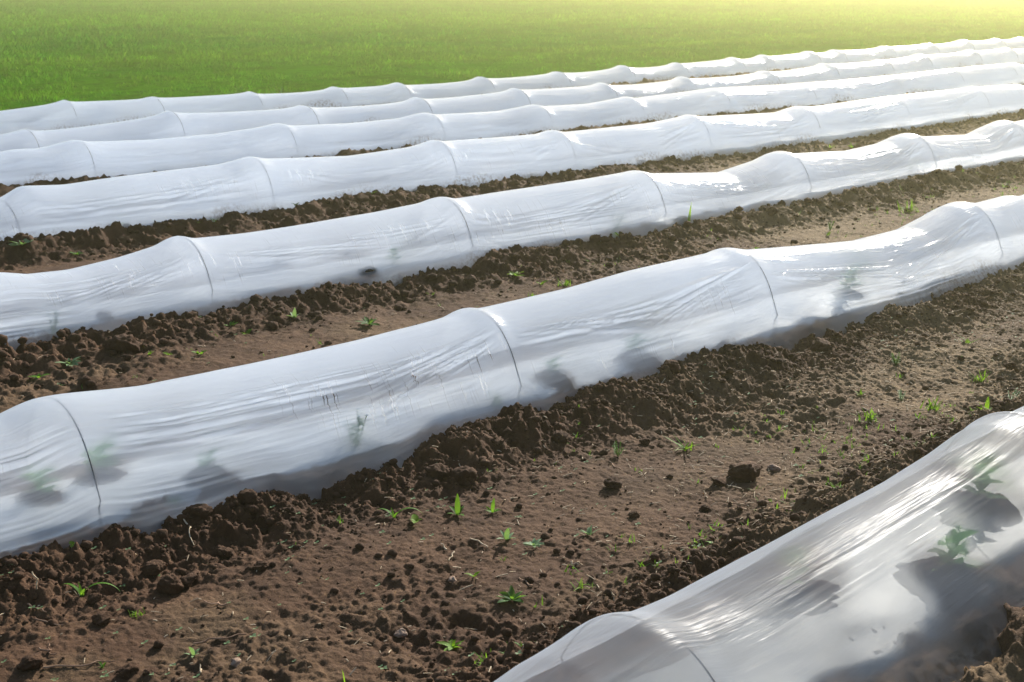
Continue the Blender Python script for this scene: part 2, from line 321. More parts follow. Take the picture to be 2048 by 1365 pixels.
def tube(pts, rad, seg=6, cap=True):
    pts = np.asarray(pts, float); n = len(pts); rad = np.broadcast_to(rad, (n,))
    tan = np.gradient(pts, axis=0); tan /= np.linalg.norm(tan, axis=1)[:, None]+1e-9
    up = np.array([.31, .17, .93]); s = np.cross(tan, up); s /= np.linalg.norm(s, axis=1)[:, None]+1e-9
    u = np.cross(s, tan); a = np.linspace(0, 2*np.pi, seg, endpoint=False)
    v = pts[:, None]+rad[:, None, None]*(np.cos(a)[None, :, None]*s[:, None]+np.sin(a)[None, :, None]*u[:, None])
    f = []
    for i in range(n-1):
        for j in range(seg):
            f.append((i*seg+j, i*seg+(j+1) % seg, (i+1)*seg+(j+1) % seg, (i+1)*seg+j))
    return v.reshape(-1, 3), np.array(f)

class Soup:
    """collects quads into one mesh"""
    def __init__(s): s.v = []; s.f = []; s.n = 0
    def add(s, v, f): s.v.append(np.asarray(v, float)); s.f.append(np.asarray(f)+s.n); s.n += len(v)
    def mesh(s, name, mat, smooth=True): return mesh_np(name, np.concatenate(s.v), np.concatenate(s.f), mat, smooth)

# ------------------------------------------------------------------ materials
def new_mat(name):
    m = bpy.data.materials.new(name); m.use_nodes = True; nt = m.node_tree
    for n in list(nt.nodes): nt.nodes.remove(n)
    return m, nt, nt.nodes.new('ShaderNodeOutputMaterial')

def node(nt, typ, ins=None, **kw):
    n = nt.nodes.new(typ)
    for k, v in kw.items(): setattr(n, k, v)
    for k, v in (ins or {}).items():
        if isinstance(v, bpy.types.NodeSocket): nt.links.new(v, n.inputs[k])
        else: n.inputs[k].default_value = v
    return n

def mth(nt, op, a, b=0.0, c=None, clamp=False):
    n = nt.nodes.new('ShaderNodeMath'); n.operation = op; n.use_clamp = clamp
    for i, v in enumerate((a, b, c)):
        if v is None: continue
        if isinstance(v, bpy.types.NodeSocket): nt.links.new(v, n.inputs[i])
        else: n.inputs[i].default_value = v
    return n.outputs[0]

def ramp(nt, fac, stops):
    n = nt.nodes.new('ShaderNodeValToRGB'); nt.links.new(fac, n.inputs[0])
    el = n.color_ramp.elements
    while len(el) < len(stops): el.new(.5)
    for e, (p, c) in zip(el, stops): e.position = p; e.color = c if len(c) == 4 else (*c, 1)
    return n.outputs[0]

def mixc(nt, fac, a, b):
    n = nt.nodes.new('ShaderNodeMix'); n.data_type = 'RGBA'
    for s, v in ((n.inputs[0], fac), (n.inputs[6], a), (n.inputs[7], b)):
        if isinstance(v, bpy.types.NodeSocket): nt.links.new(v, s)
        else: s.default_value = v if not isinstance(v, tuple) else (*v, 1)[:4]
    return n.outputs[2]

def noise_tex(nt, vec, scale, detail=4, rough=.55):
    n = node(nt, 'ShaderNodeTexNoise', {'Scale': scale, 'Detail': detail, 'Roughness': rough}); nt.links.new(vec, n.inputs['Vector'])
    return n.outputs['Fac']

def soil_material(name, c0, c1, c2, dry=False):
    m, nt, out = new_mat(name)
    pos = node(nt, 'ShaderNodeNewGeometry').outputs['Position']
    big = noise_tex(nt, pos, 1.7, 4); mid = noise_tex(nt, pos, 14, 5, .6); fine = noise_tex(nt, pos, 160, 4, .7)
    col = ramp(nt, mth(nt, 'ADD', mth(nt, 'MULTIPLY', big, .55), mth(nt, 'MULTIPLY', mid, .45)), [(.36, c0), (.52, c1), (.66, c2)])
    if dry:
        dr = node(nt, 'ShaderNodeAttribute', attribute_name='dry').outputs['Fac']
        col = mixc(nt, mth(nt, 'MULTIPLY', dr, mth(nt, 'ADD', .25, mid)), col, (.235, .160, .082))  # tan of dry soil; on the right it also paints in warm glow
    col = mixc(nt, mth(nt, 'MULTIPLY', mth(nt, 'SUBTRACT', fine, .35, clamp=True), 1.3), col, tuple(v*.45 for v in c0))
    vor = node(nt, 'ShaderNodeTexVoronoi', {'Scale': 95.0}); nt.links.new(pos, vor.inputs['Vector'])
    speck = mth(nt, 'LESS_THAN', vor.outputs['Distance'], .10)
    rnd = mth(nt, 'GREATER_THAN', node(nt, 'ShaderNodeSeparateColor', {'Color': vor.outputs['Color']}).outputs[0], .86)
    col = mixc(nt, mth(nt, 'MULTIPLY', speck, mth(nt, 'MULTIPLY', rnd, .8)), col, (.34, .25, .17))
    bmp = node(nt, 'ShaderNodeBump', {'Strength': .55, 'Distance': .006, 'Height': fine})
    bmp2 = node(nt, 'ShaderNodeBump', {'Strength': .5, 'Distance': .012, 'Height': noise_tex(nt, pos, 55, 5, .65), 'Normal': bmp.outputs[0]})
    b = node(nt, 'ShaderNodeBsdfPrincipled', {'Base Color': col, 'Roughness': .95, 'Specular IOR Level': .15, 'Normal': bmp2.outputs[0]})
    nt.links.new(b.outputs[0], out.inputs[0])
    return m

def leaf_material(name, col, col2, trans=.45, rough=.45):
    m, nt, out = new_mat(name)
    pos = node(nt, 'ShaderNodeNewGeometry').outputs['Position']
    oi = node(nt, 'ShaderNodeObjectInfo').outputs['Random']
    f = mth(nt, 'ADD', mth(nt, 'MULTIPLY', noise_tex(nt, pos, 40, 2), .8), mth(nt, 'MULTIPLY', oi, .4))
    c = ramp(nt, f, [(.3, col), (.8, col2)])
    d = node(nt, 'ShaderNodeBsdfPrincipled', {'Base Color': c, 'Roughness': rough+.15, 'Specular IOR Level': .08})
    t = node(nt, 'ShaderNodeBsdfTranslucent', {'Color': mixc(nt, .35, c, (.35, .6, .03))})
    mx = node(nt, 'ShaderNodeMixShader', {0: trans, 1: d.outputs[0], 2: t.outputs[0]})
    nt.links.new(mx.outputs[0], out.inputs[0])
    return m

def plain_material(name, c0, c1, scale=30, rough=.8, spec=.2):
    m, nt, out = new_mat(name)
    pos = node(nt, 'ShaderNodeNewGeometry').outputs['Position']
    c = ramp(nt, noise_tex(nt, pos, scale, 4), [(.3, c0), (.7, c1)])
    b = node(nt, 'ShaderNodeBsdfPrincipled', {'Base Color': c, 'Roughness': rough, 'Specular IOR Level': spec})
    nt.links.new(b.outputs[0], out.inputs[0])
    return m

def film_material():
    """thin milky polythene: part clear, part scattering, glossy; run-off streaks and fog are its own wetness"""
    m, nt, out = new_mat('milky polythene film')
    uv = node(nt, 'ShaderNodeUVMap', uv_map='along').outputs[0]
    clear = node(nt, 'ShaderNodeAttribute', attribute_name='clear').outputs['Fac']
    strk = node(nt, 'ShaderNodeAttribute', attribute_name='streak').outputs['Fac']
    mp = node(nt, 'ShaderNodeMapping', {'Vector': uv, 'Scale': (1.0, .036, 1.0)}).outputs[0]
    n1 = noise_tex(nt, mp, 125, 1, .5); n2 = noise_tex(nt, mp, 21, 2, .5)
    s = mth(nt, 'MULTIPLY', mth(nt, 'SUBTRACT', n1, .60, clamp=True), 12, clamp=True)
    s = mth(nt, 'MULTIPLY', s, mth(nt, 'MULTIPLY', mth(nt, 'SUBTRACT', n2, .40, clamp=True), 6, clamp=True))
    pos = node(nt, 'ShaderNodeNewGeometry').outputs['Position']
    cloud = noise_tex(nt, pos, 3.3, 4, .5)
    T = mth(nt, 'ADD', clear, mth(nt, 'MULTIPLY', mth(nt, 'SUBTRACT', cloud, .5), .28))
    s = mth(nt, 'MULTIPLY', s, strk, clamp=True)
    T = mth(nt, 'ADD', T, mth(nt, 'MULTIPLY', s, .46))
    wr = node(nt, 'ShaderNodeMapping', {'Vector': uv, 'Scale': (.10, 1.0, 1.0)}).outputs[0]
    w1 = noise_tex(nt, wr, 26, 3, .55)
    wr2 = node(nt, 'ShaderNodeMapping', {'Vector': uv, 'Scale': (.045, 1.0, 1.0), 'Rotation': (0, 0, .05)}).outputs[0]
    w2 = noise_tex(nt, wr2, 85, 2, .5)
    patch = mth(nt, 'MULTIPLY', mth(nt, 'SUBTRACT', noise_tex(nt, pos, 2.4, 2, .5), .42, clamp=True), 4, clamp=True)
    hgtmix = mth(nt, 'ADD', w1, mth(nt, 'MULTIPLY', mth(nt, 'MULTIPLY', w2, patch), .55))
    bmp = node(nt, 'ShaderNodeBump', {'Strength': .6, 'Distance': .009, 'Height': hgtmix})
    fac = node(nt, 'ShaderNodeLayerWeight', {'Blend': .5, 'Normal': bmp.outputs[0]}).outputs['Facing']
    graze = mth(nt, 'SUBTRACT', 1, mth(nt, 'POWER', fac, 3.2))
    T = mth(nt, 'MULTIPLY', T, graze, clamp=True)
    col = (.835, .895, .985, 1)
    foot = node(nt, 'ShaderNodeAttribute', attribute_name='dirt').outputs['Fac']
    spl = mth(nt, 'MULTIPLY', foot, mth(nt, 'MULTIPLY', mth(nt, 'SUBTRACT', noise_tex(nt, pos, 38, 5, .7), .44, clamp=True), 6, clamp=True))
    col = mixc(nt, spl, col, (.20, .13, .08))
    T = mth(nt, 'MULTIPLY', T, mth(nt, 'SUBTRACT', 1, mth(nt, 'MULTIPLY', spl, .6)))
    d = node(nt, 'ShaderNodeBsdfDiffuse', {'Color': col, 'Normal': bmp.outputs[0]})
    t = node(nt, 'ShaderNodeBsdfTranslucent', {'Color': col, 'Normal': bmp.outputs[0]})
    sc = node(nt, 'ShaderNodeMixShader', {0: .80, 1: d.outputs[0], 2: t.outputs[0]})
    tr = node(nt, 'ShaderNodeBsdfTransparent', {'Color': (.97, .98, .985, 1)})
    rf = node(nt, 'ShaderNodeBsdfRefraction', {'Color': (.97, .98, .985, 1), 'IOR': 1.16, 'Roughness': .58})
    geo = node(nt, 'ShaderNodeNewGeometry')
    front = mth(nt, 'SUBTRACT', 1, geo.outputs['Backfacing'])
    see = node(nt, 'ShaderNodeMixShader', {0: mth(nt, 'MULTIPLY', front, mth(nt, 'MULTIPLY', .68, mth(nt, 'SUBTRACT', 1, s))), 1: tr.outputs[0], 2: rf.outputs[0]})
    body = node(nt, 'ShaderNodeMixShader', {0: T, 1: sc.outputs[0], 2: see.outputs[0]})
    rg = node(nt, 'ShaderNodeAttribute', attribute_name='dull').outputs['Fac']
    gl = node(nt, 'ShaderNodeBsdfGlossy', {'Color': (1, 1, 1, 1), 'Roughness': rg, 'Normal': bmp.outputs[0]})
    gf = mth(nt, 'ADD', mth(nt, 'MULTIPLY', mth(nt, 'POWER', fac, 4), .36), .022)
    gf = mth(nt, 'MULTIPLY', gf, node(nt, 'ShaderNodeAttribute', attribute_name='gloss').outputs['Fac'])
    mx = node(nt, 'ShaderNodeMixShader', {0: gf, 1: body.outputs[0], 2: gl.outputs[0]})
    nt.links.new(mx.outputs[0], out.inputs[0])
    return m

def field_colour(nt, pos):
    """meadow colour: strips of different swards with ragged borders, seen across the field"""
    sep = node(nt, 'ShaderNodeSeparateXYZ', {0: pos})
    warp = mth(nt, 'MULTIPLY', mth(nt, 'SUBTRACT', noise_tex(nt, pos, .16, 4, .6), .5), 12)
    dist = mth(nt, 'ADD', mth(nt, 'ADD', mth(nt, 'MULTIPLY', sep.outputs[0], .60), mth(nt, 'MULTIPLY', sep.outputs[1], .80)), warp)
    f = mth(nt, 'DIVIDE', dist, 80)
    c = ramp(nt, f, [(.18, (.026, .145, .0005)), (.33, (.032, .138, .0005)), (.38, (.005, .115, .0005)), (.47, (.005, .120, .0005)), (.52, (.050, .20, .0005)), (.60, (.055, .21, .0005)), (.66, (.010, .14, .0005)), (.76, (.055, .21, .0005))])
    mid = noise_tex(nt, pos, .55, 5, .65)
    c = mixc(nt, mth(nt, 'MULTIPLY', mth(nt, 'SUBTRACT', mid, .44, clamp=True), 3.0, clamp=True), c, (.040, .092, .003))
    st = node(nt, 'ShaderNodeMapping', {'Vector': pos, 'Rotation': (0, 0, R(40)), 'Scale': (.055, .55, 1)}).outputs[0]
    c = mixc(nt, mth(nt, 'MULTIPLY', mth(nt, 'SUBTRACT', noise_tex(nt, st, 1.0, 4, .6), .5, clamp=True), 4.5, clamp=True), c, (.075, .19, .002))
    fine = noise_tex(nt, pos, 5, 4, .6)
    return mixc(nt, mth(nt, 'MULTIPLY', mth(nt, 'SUBTRACT', fine, .47, clamp=True), 3.4, clamp=True), c, (.007, .034, .001))

def field_material():
    m, nt, out = new_mat('meadow ground')
    pos = node(nt, 'ShaderNodeNewGeometry').outputs['Position']
    c = field_colour(nt, pos)
    bmp = node(nt, 'ShaderNodeBump', {'Strength': .9, 'Distance': .12, 'Height': noise_tex(nt, pos, 7, 6, .7)})
    b = node(nt, 'ShaderNodeBsdfPrincipled', {'Base Color': c, 'Roughness': 1.0, 'Specular IOR Level': 0.0, 'Normal': bmp.outputs[0]})
    nt.links.new(b.outputs[0], out.inputs[0]); return m

def grass_material():
    m, nt, out = new_mat('meadow grass')
    pos = node(nt, 'ShaderNodeNewGeometry').outputs['Position']
    c = field_colour(nt, pos)
    v = node(nt, 'ShaderNodeAttribute', attribute_name='tone').outputs['Fac']
    br = node(nt, 'ShaderNodeAttribute', attribute_name='bright').outputs['Fac']
    c = node(nt, 'ShaderNodeHueSaturation', {'Value': br, 'Color': mixc(nt, v, c, (.13, .17, .02))}).outputs[0]
    d = node(nt, 'ShaderNodeBsdfPrincipled', {'Base Color': c, 'Roughness': .8, 'Specular IOR Level': 0.0})
    t = node(nt, 'ShaderNodeBsdfTranslucent', {'Color': mixc(nt, .18, c, (.14, .45, .01))})
    mx = node(nt, 'ShaderNodeMixShader', {0: .5, 1: d.outputs[0], 2: t.outputs[0]})
    nt.links.new(mx.outputs[0], out.inputs[0]); return m

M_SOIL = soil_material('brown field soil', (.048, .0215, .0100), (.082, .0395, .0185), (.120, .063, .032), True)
M_CLOD = soil_material('soil clods', (.044, .020, .0095), (.070, .034, .0165), (.098, .051, .026))
M_BLACK = plain_material('shadow black earth', (.012, .011, .012), (.03, .026, .024), 60, .8)  # near black stands for soil in shadow at the torn film
M_PALE = plain_material('pale stones', (.20, .13, .09), (.30, .21, .15), 60, .9)
M_FILM = film_material()
M_WIRE = plain_material('dark hoop wire', (.028, .026, .028), (.05, .045, .045), 90, .55, .4)
M_STRAW = plain_material('dry straw', (.36, .26, .15), (.58, .46, .31), 70, .8)
M_ROOT = plain_material('dry roots', (.22, .12, .07), (.38, .24, .15), 70, .85)
M_LEAF = leaf_material('weed leaves', (.045, .13, .015), (.10, .24, .022))
M_DARK = leaf_material('dark weed leaves', (.035, .10, .022), (.075, .19, .035))
M_SILV = leaf_material('silvery weed leaves', (.12, .20, .09), (.22, .32, .16), .3)
M_YELL = leaf_material('yellow green blades', (.09, .20, .010), (.17, .29, .025), .5)
M_CROP = leaf_material('crop leaves', (.055, .19, .02), (.11, .30, .035))
M_FLOW = plain_material('white petals', (.75, .75, .68), (.85, .85, .78), 50, .6)
M_MULCH_BOUNCE = plain_material('pale bounce mulch sheet', (.42, .41, .40), (.60, .585, .56), 3.5, .45, .5)  # pale sheet added under the farther tunnels to brighten their film from inside
M_MULCH_WET = plain_material('damp earthy mulch sheet', (.085, .083, .08), (.21, .205, .195), 4.5, .55, .3)
M_MULCH_DULL = plain_material('dull mulch sheet', (.34, .335, .33), (.55, .54, .52), 5.5, .5, .3)
M_FIELD = field_material(); M_GRASS = grass_material()

# ------------------------------------------------------------------ the soil: one sheet, finest where the paths are bare
def soil_sheet():
    bands = [(-30, -2, 1.2, 1.0), (-2, .6, .12, .12), (.6, 1.9, .010, .010), (1.9, 4.42, .0056, .0054), (4.42, 6.70, .010, .009), (6.70, 8.86, .013, .011), (8.86, 10.9, .026, .02), (10.9, 14.75, .03, .03)]
    V, F, n = [], [], 0
    for y0, y1, dx, dy in bands:
        ym = max(y1, .8); xa, xb = y0*.36-1.3 if y0 > 0 else -1, ym*2.0+1.6
        if dx > .1: xa, xb = -4, 8
        xs = np.concatenate([xa-np.geomspace(70, .02, 40) if xa > -60 else [], np.arange(xa, xb, dx), xb+np.geomspace(.02, 80, 40)])
        ys = np.linspace(y0, y1, max(3, int(round((y1-y0)/dy))))
        X, Y = np.meshgrid(xs, ys, indexing='ij')
        Z = G(X.ravel(), Y.ravel())
        V.append(np.stack([X.ravel(), Y.ravel(), Z], 1)); F.append(grid_faces(len(xs), len(ys), n)); n += X.size
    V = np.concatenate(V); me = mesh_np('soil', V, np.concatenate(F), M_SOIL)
    _, berm = G_base(V[:, 0], V[:, 1]); xx, yy = V[:, 0], V[:, 1]
    dry = np.clip(1-1.5*berm, 0, 1)*np.clip(.02+1.3*fbm(xx*1.1, yy*1.6, 812, 4), 0, 1)+1.0*np.clip((xx-yy*1.0)/2.0, 0, 1)*np.clip(.6+fbm(xx*2, yy*2, 813, 3), 0, 1)  # dry path patches; the rightward term paints drier soil and warm glow together
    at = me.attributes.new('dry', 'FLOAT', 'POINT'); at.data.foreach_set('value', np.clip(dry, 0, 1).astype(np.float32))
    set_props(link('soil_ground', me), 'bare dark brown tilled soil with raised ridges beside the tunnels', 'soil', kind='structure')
soil_sheet()

def field_z(x, y): return .055+.05*fbm(x*.12, y*.12, 5, 2)+.02*fbm(x*.7, y*.7, 6, 2)
def field_sheet():
    xs = np.concatenate([-np.geomspace(400, 12, 24), np.arange(-10, 90, .7), np.geomspace(92, 520, 24)])
    ys = np.concatenate([np.arange(14.55, 70, .6), np.geomspace(71, 480, 30)])
    X, Y = np.meshgrid(xs, ys, indexing='ij')
    Z = field_z(X.ravel(), Y.ravel())
    me = mesh_np('field', np.stack([X.ravel(), Y.ravel(), Z], 1), grid_faces(len(xs), len(ys)), M_FIELD)
    set_props(link('meadow_field', me), 'open green meadow stretching away behind the farthest tunnel', 'field', kind='structure')
field_sheet()

# ------------------------------------------------------------------ meadow grass
def grass(name, n, ymin, ymax, hmin, hmax, wid, label, power=1.0):
    t = rng.random(n)**power; y = ymin+(ymax-ymin)*t
    x = y*.36-2+rng.random(n)*(y*1.72+5)
    keep = fbm(x*.8, y*.8, 15, 2) > -.55; x, y = x[keep], y[keep]; n = len(x)
    clump = .6+.7*np.clip(fbm(x*1.7, y*1.7, 19, 2)+.4, 0, 1.2)
    h = (hmin+(hmax-hmin)*rng.random(n)**1.5)*clump*np.clip(y/18, .9, 1.8)
    w = wid*(.6+.8*rng.random(n))*np.clip(y/18, .9, 2.6)
    a = rng.random(n)*2*np.pi; lean = h*(.1+.6*rng.random(n)); la = rng.random(n)*2*np.pi
    z = field_z(x, y)-.01
    v = np.empty((n, 4, 3), np.float32)
    cx, cy = np.cos(a)*w/2, np.sin(a)*w/2
    v[:, 0] = np.stack([x-cx, y-cy, z], 1); v[:, 1] = np.stack([x+cx, y+cy, z], 1)
    mx, my = x+np.cos(la)*lean*.35, y+np.sin(la)*lean*.35
    v[:, 2] = np.stack([mx+cx*.7, my+cy*.7, z+h*.6], 1)
    v[:, 3] = np.stack([x+np.cos(la)*lean, y+np.sin(la)*lean, z+h*.95], 1)
    me = mesh_np(name, v.reshape(-1, 3), np.arange(n*4).reshape(-1, 4), M_GRASS, smooth=False)
    at = me.attributes.new('tone', 'FLOAT', 'POINT')
    tone = np.repeat(np.where(rng.random(n) < .12, .75, .25*rng.random(n)), 4).astype(np.float32)
    at.data.foreach_set('value', tone)
    br = (.45+1.1*rng.random(n))*np.clip(1+.9*fbm(x*2.6, y*2.6, 27, 3), .4, 1.7)
    at = me.attributes.new('bright', 'FLOAT', 'POINT'); at.data.foreach_set('value', np.repeat(br, 4).astype(np.float32))
    set_props(link(name, me), label, 'grass', kind='stuff')
grass('grass', 520000, 14.6, 62, .025, .075, .0085, 'short green meadow grass covering the whole field', 1.5)

def margin():
    n = 9000; S = 0
    x = 4+32*rng.random(n); y = 14.35+.9*rng.random(n)**1.5; keep = fbm(x*.9, y*.9, 23, 3) > -.12+.25*rng.random(n); x, y = x[keep], y[keep]; n = len(x)
    h = .05+.13*rng.random(n)**2; w = .006+.006*rng.random(n); a = rng.random(n)*6.28; la = rng.random(n)*6.28; l = h*.5*rng.random(n)
    z = np.where(y > 14.6, field_z(x, y), path_z(y))-.01
    cx, cy = np.cos(a)*w/2, np.sin(a)*w/2; v = np.empty((n, 4, 3), np.float32)
    v[:, 0] = np.stack([x-cx, y-cy, z], 1); v[:, 1] = np.stack([x+cx, y+cy, z], 1)
    v[:, 2] = np.stack([x+np.cos(la)*l*.4+cx*.7, y+np.sin(la)*l*.4+cy*.7, z+h*.6], 1); v[:, 3] = np.stack([x+np.cos(la)*l, y+np.sin(la)*l, z+h], 1)
    me = mesh_np('margin_grass', v.reshape(-1, 3), np.arange(n*4).reshape(-1, 4), M_GRASS, smooth=False)
    at = me.attributes.new('tone', 'FLOAT', 'POINT'); at.data.foreach_set('value', np.repeat(np.where(rng.random(n) < .3, .9, .4), 4).astype(np.float32))
    at = me.attributes.new('bright', 'FLOAT', 'POINT'); at.data.foreach_set('value', np.repeat(.6+.8*rng.random(n), 4).astype(np.float32))
    set_props(link('margin_grass', me), 'taller rough grass along the meadow edge behind the last tunnel', 'grass', kind='stuff')
margin()

# ------------------------------------------------------------------ tunnels
def section(k, phi, zr, q):
    """cross-section of the film: phi 0 near foot, pi far foot; returns dv, z above the bed"""
    off = ROWS[k]['off']; s = np.sin(phi)
    z = zr*np.sign(s)*np.abs(s)**q
    c = np.cos(phi)
    dv = -.265*np.sign(c)*np.abs(c)**.92
    dv = dv-np.sign(c)*(off+.015-.265)*np.exp(-np.clip(z, 0, None)/.075)
    return dv, z

def ridge_z(k, x):
    r = ROWS[k]; hs = np.array(r['hoops'])
    i = np.clip(np.searchsorted(hs[:, 0], x)-1, -1, len(hs)-1)
    out = np.full_like(x, .36)
    for j in range(-1, len(hs)):
        m = i == j
        if not m.any(): continue
        a = hs[max(j, 0)]; b = hs[min(j+1, len(hs)-1)]
        x0 = a[0] if j >= 0 else a[0]-1.6; x1 = b[0] if j < len(hs)-1 else b[0]+1.6
        t = np.clip((x[m]-x0)/(x1-x0), 0, 1); d0, d1 = t*(x1-x0), (1-t)*(x1-x0)
        cat, bump = r['sag'][j+1]
        e = (1-np.exp(-(d0/.05)**1.3))*(1-np.exp(-(d1/.09)**1.2))
        out[m] = a[1]*(1-t)+b[1]*t-bump*e-cat*(4*t*(1-t))**.8
    if 'ridge' in r:
        tab = np.array(r['ridge']); xx = np.linspace(tab[0, 0], tab[-1, 0], 1200)
        zz = np.interp(xx, tab[:, 0], tab[:, 1]); step = xx[1]-xx[0]
        kk = np.exp(-.5*(np.arange(-40, 41)*step/.022)**2); kk /= kk.sum()
        zz = np.convolve(np.pad(zz, 40, mode='edge'), kk, 'valid')
        mz = np.interp(x, xx, zz); w = np.clip(np.minimum(x-tab[0, 0], tab[-1, 0]-x)/.15, 0, 1)
        out = mz*w+out*(1-w)
    return out

def fullness(k, x):
    """0 at a hoop (round), 1 between hoops (flatter shoulders)"""
    hs = np.array(ROWS[k]['hoops'])[:, 0]
    d = np.min(np.abs(x[:, None]-hs[None, :]), axis=1)
    return 1-np.exp(-(d/.11)**1.2)

CLEAR = {7: .76, 6: .52, 5: .34, 4: .20, 3: .10, 2: .08, 1: .08}
STREAK = {7: 0, 6: 1.3, 5: 1.1, 4: .8, 3: .3, 2: .2, 1: .1}
def fold_bundles(k, rs):
    """tension folds: (x0, x1, phi0, phi1, spread0, spread1, count, amplitude, phase)"""
    out = []; hs = [h[0] for h in ROWS[k]['hoops']]
    for i in range(len(hs)-1):
        a, b = hs[i], hs[i+1]; L = b-a
        if k == 7 and b > 1.5: continue
        for far in (0, 1):
            f = lambda p: (np.pi-p if far else p)
            if rs.random() < .75:      # fan running down to the left from the right hoop
                out.append((b-.03, b-L*(.35+.25*rs.random()), f(1.05), f(.62-.2*rs.random()), .10, .34, 3+2*rs.random(), .006+.006*rs.random(), rs.random()*6))
            if rs.random() < .65:      # fan to the right of the left hoop
                out.append((a+.05, a+L*(.4+.3*rs.random()), f(.95), f(.45+.3*rs.random()), .08, .30, 3+2*rs.random(), .004+.006*rs.random(), rs.random()*6))
            for _ in range(2):         # long folds along the middle of the span
                c = a+L*(.3+.4*rs.random()); w = L*(.22+.2*rs.random()); p = .25+.9*rs.random()
                out.append((c-w, c+w, f(p), f(p+.1*(rs.random()-.5)), .14, .2, 2+2*rs.random(), .002+.005*rs.random(), rs.random()*6))
    if k == 6:
        out += [(.2, 2.05, .95, .9, .30, .30, 4.2, .012, 1.), (2.0, 3.25, .8, .72, .42, .40, 4.5, .011, 2.), (1.2, 2.7, .22, .2, .16, .14, 2.2, .014, .4),
                (3.80, 3.05, .95, .62, .12, .34, 4.2, .014, .5), (5.65, 6.9, .85, .42, .14, .36, 4.5, .013, 1.5), (6.0, 7.4, .30, .28, .20, .16, 4., .010, .2)]
    if k == 7:
        out += [(2.25, 4.2, 1.15, 1.22, .32, .26, 2.4, .005, .9), (1.0, 2.15, .95, 1.05, .4, .28, 4., .007, 2.)]
    if k == 4: out += [(3.7, 5.4, .55, .6, .34, .30, 5., .011, .5)]
    if k == 5: out += [(1.8, 3.0, .35, .32, .30, .3, 5., .012, .7), (3.1, 3.7, .62, .9, .26, .12, 4., .009, .3), (5.6, 6.9, .5, .5, .3, .24, 5., .008, .3)]
    return out

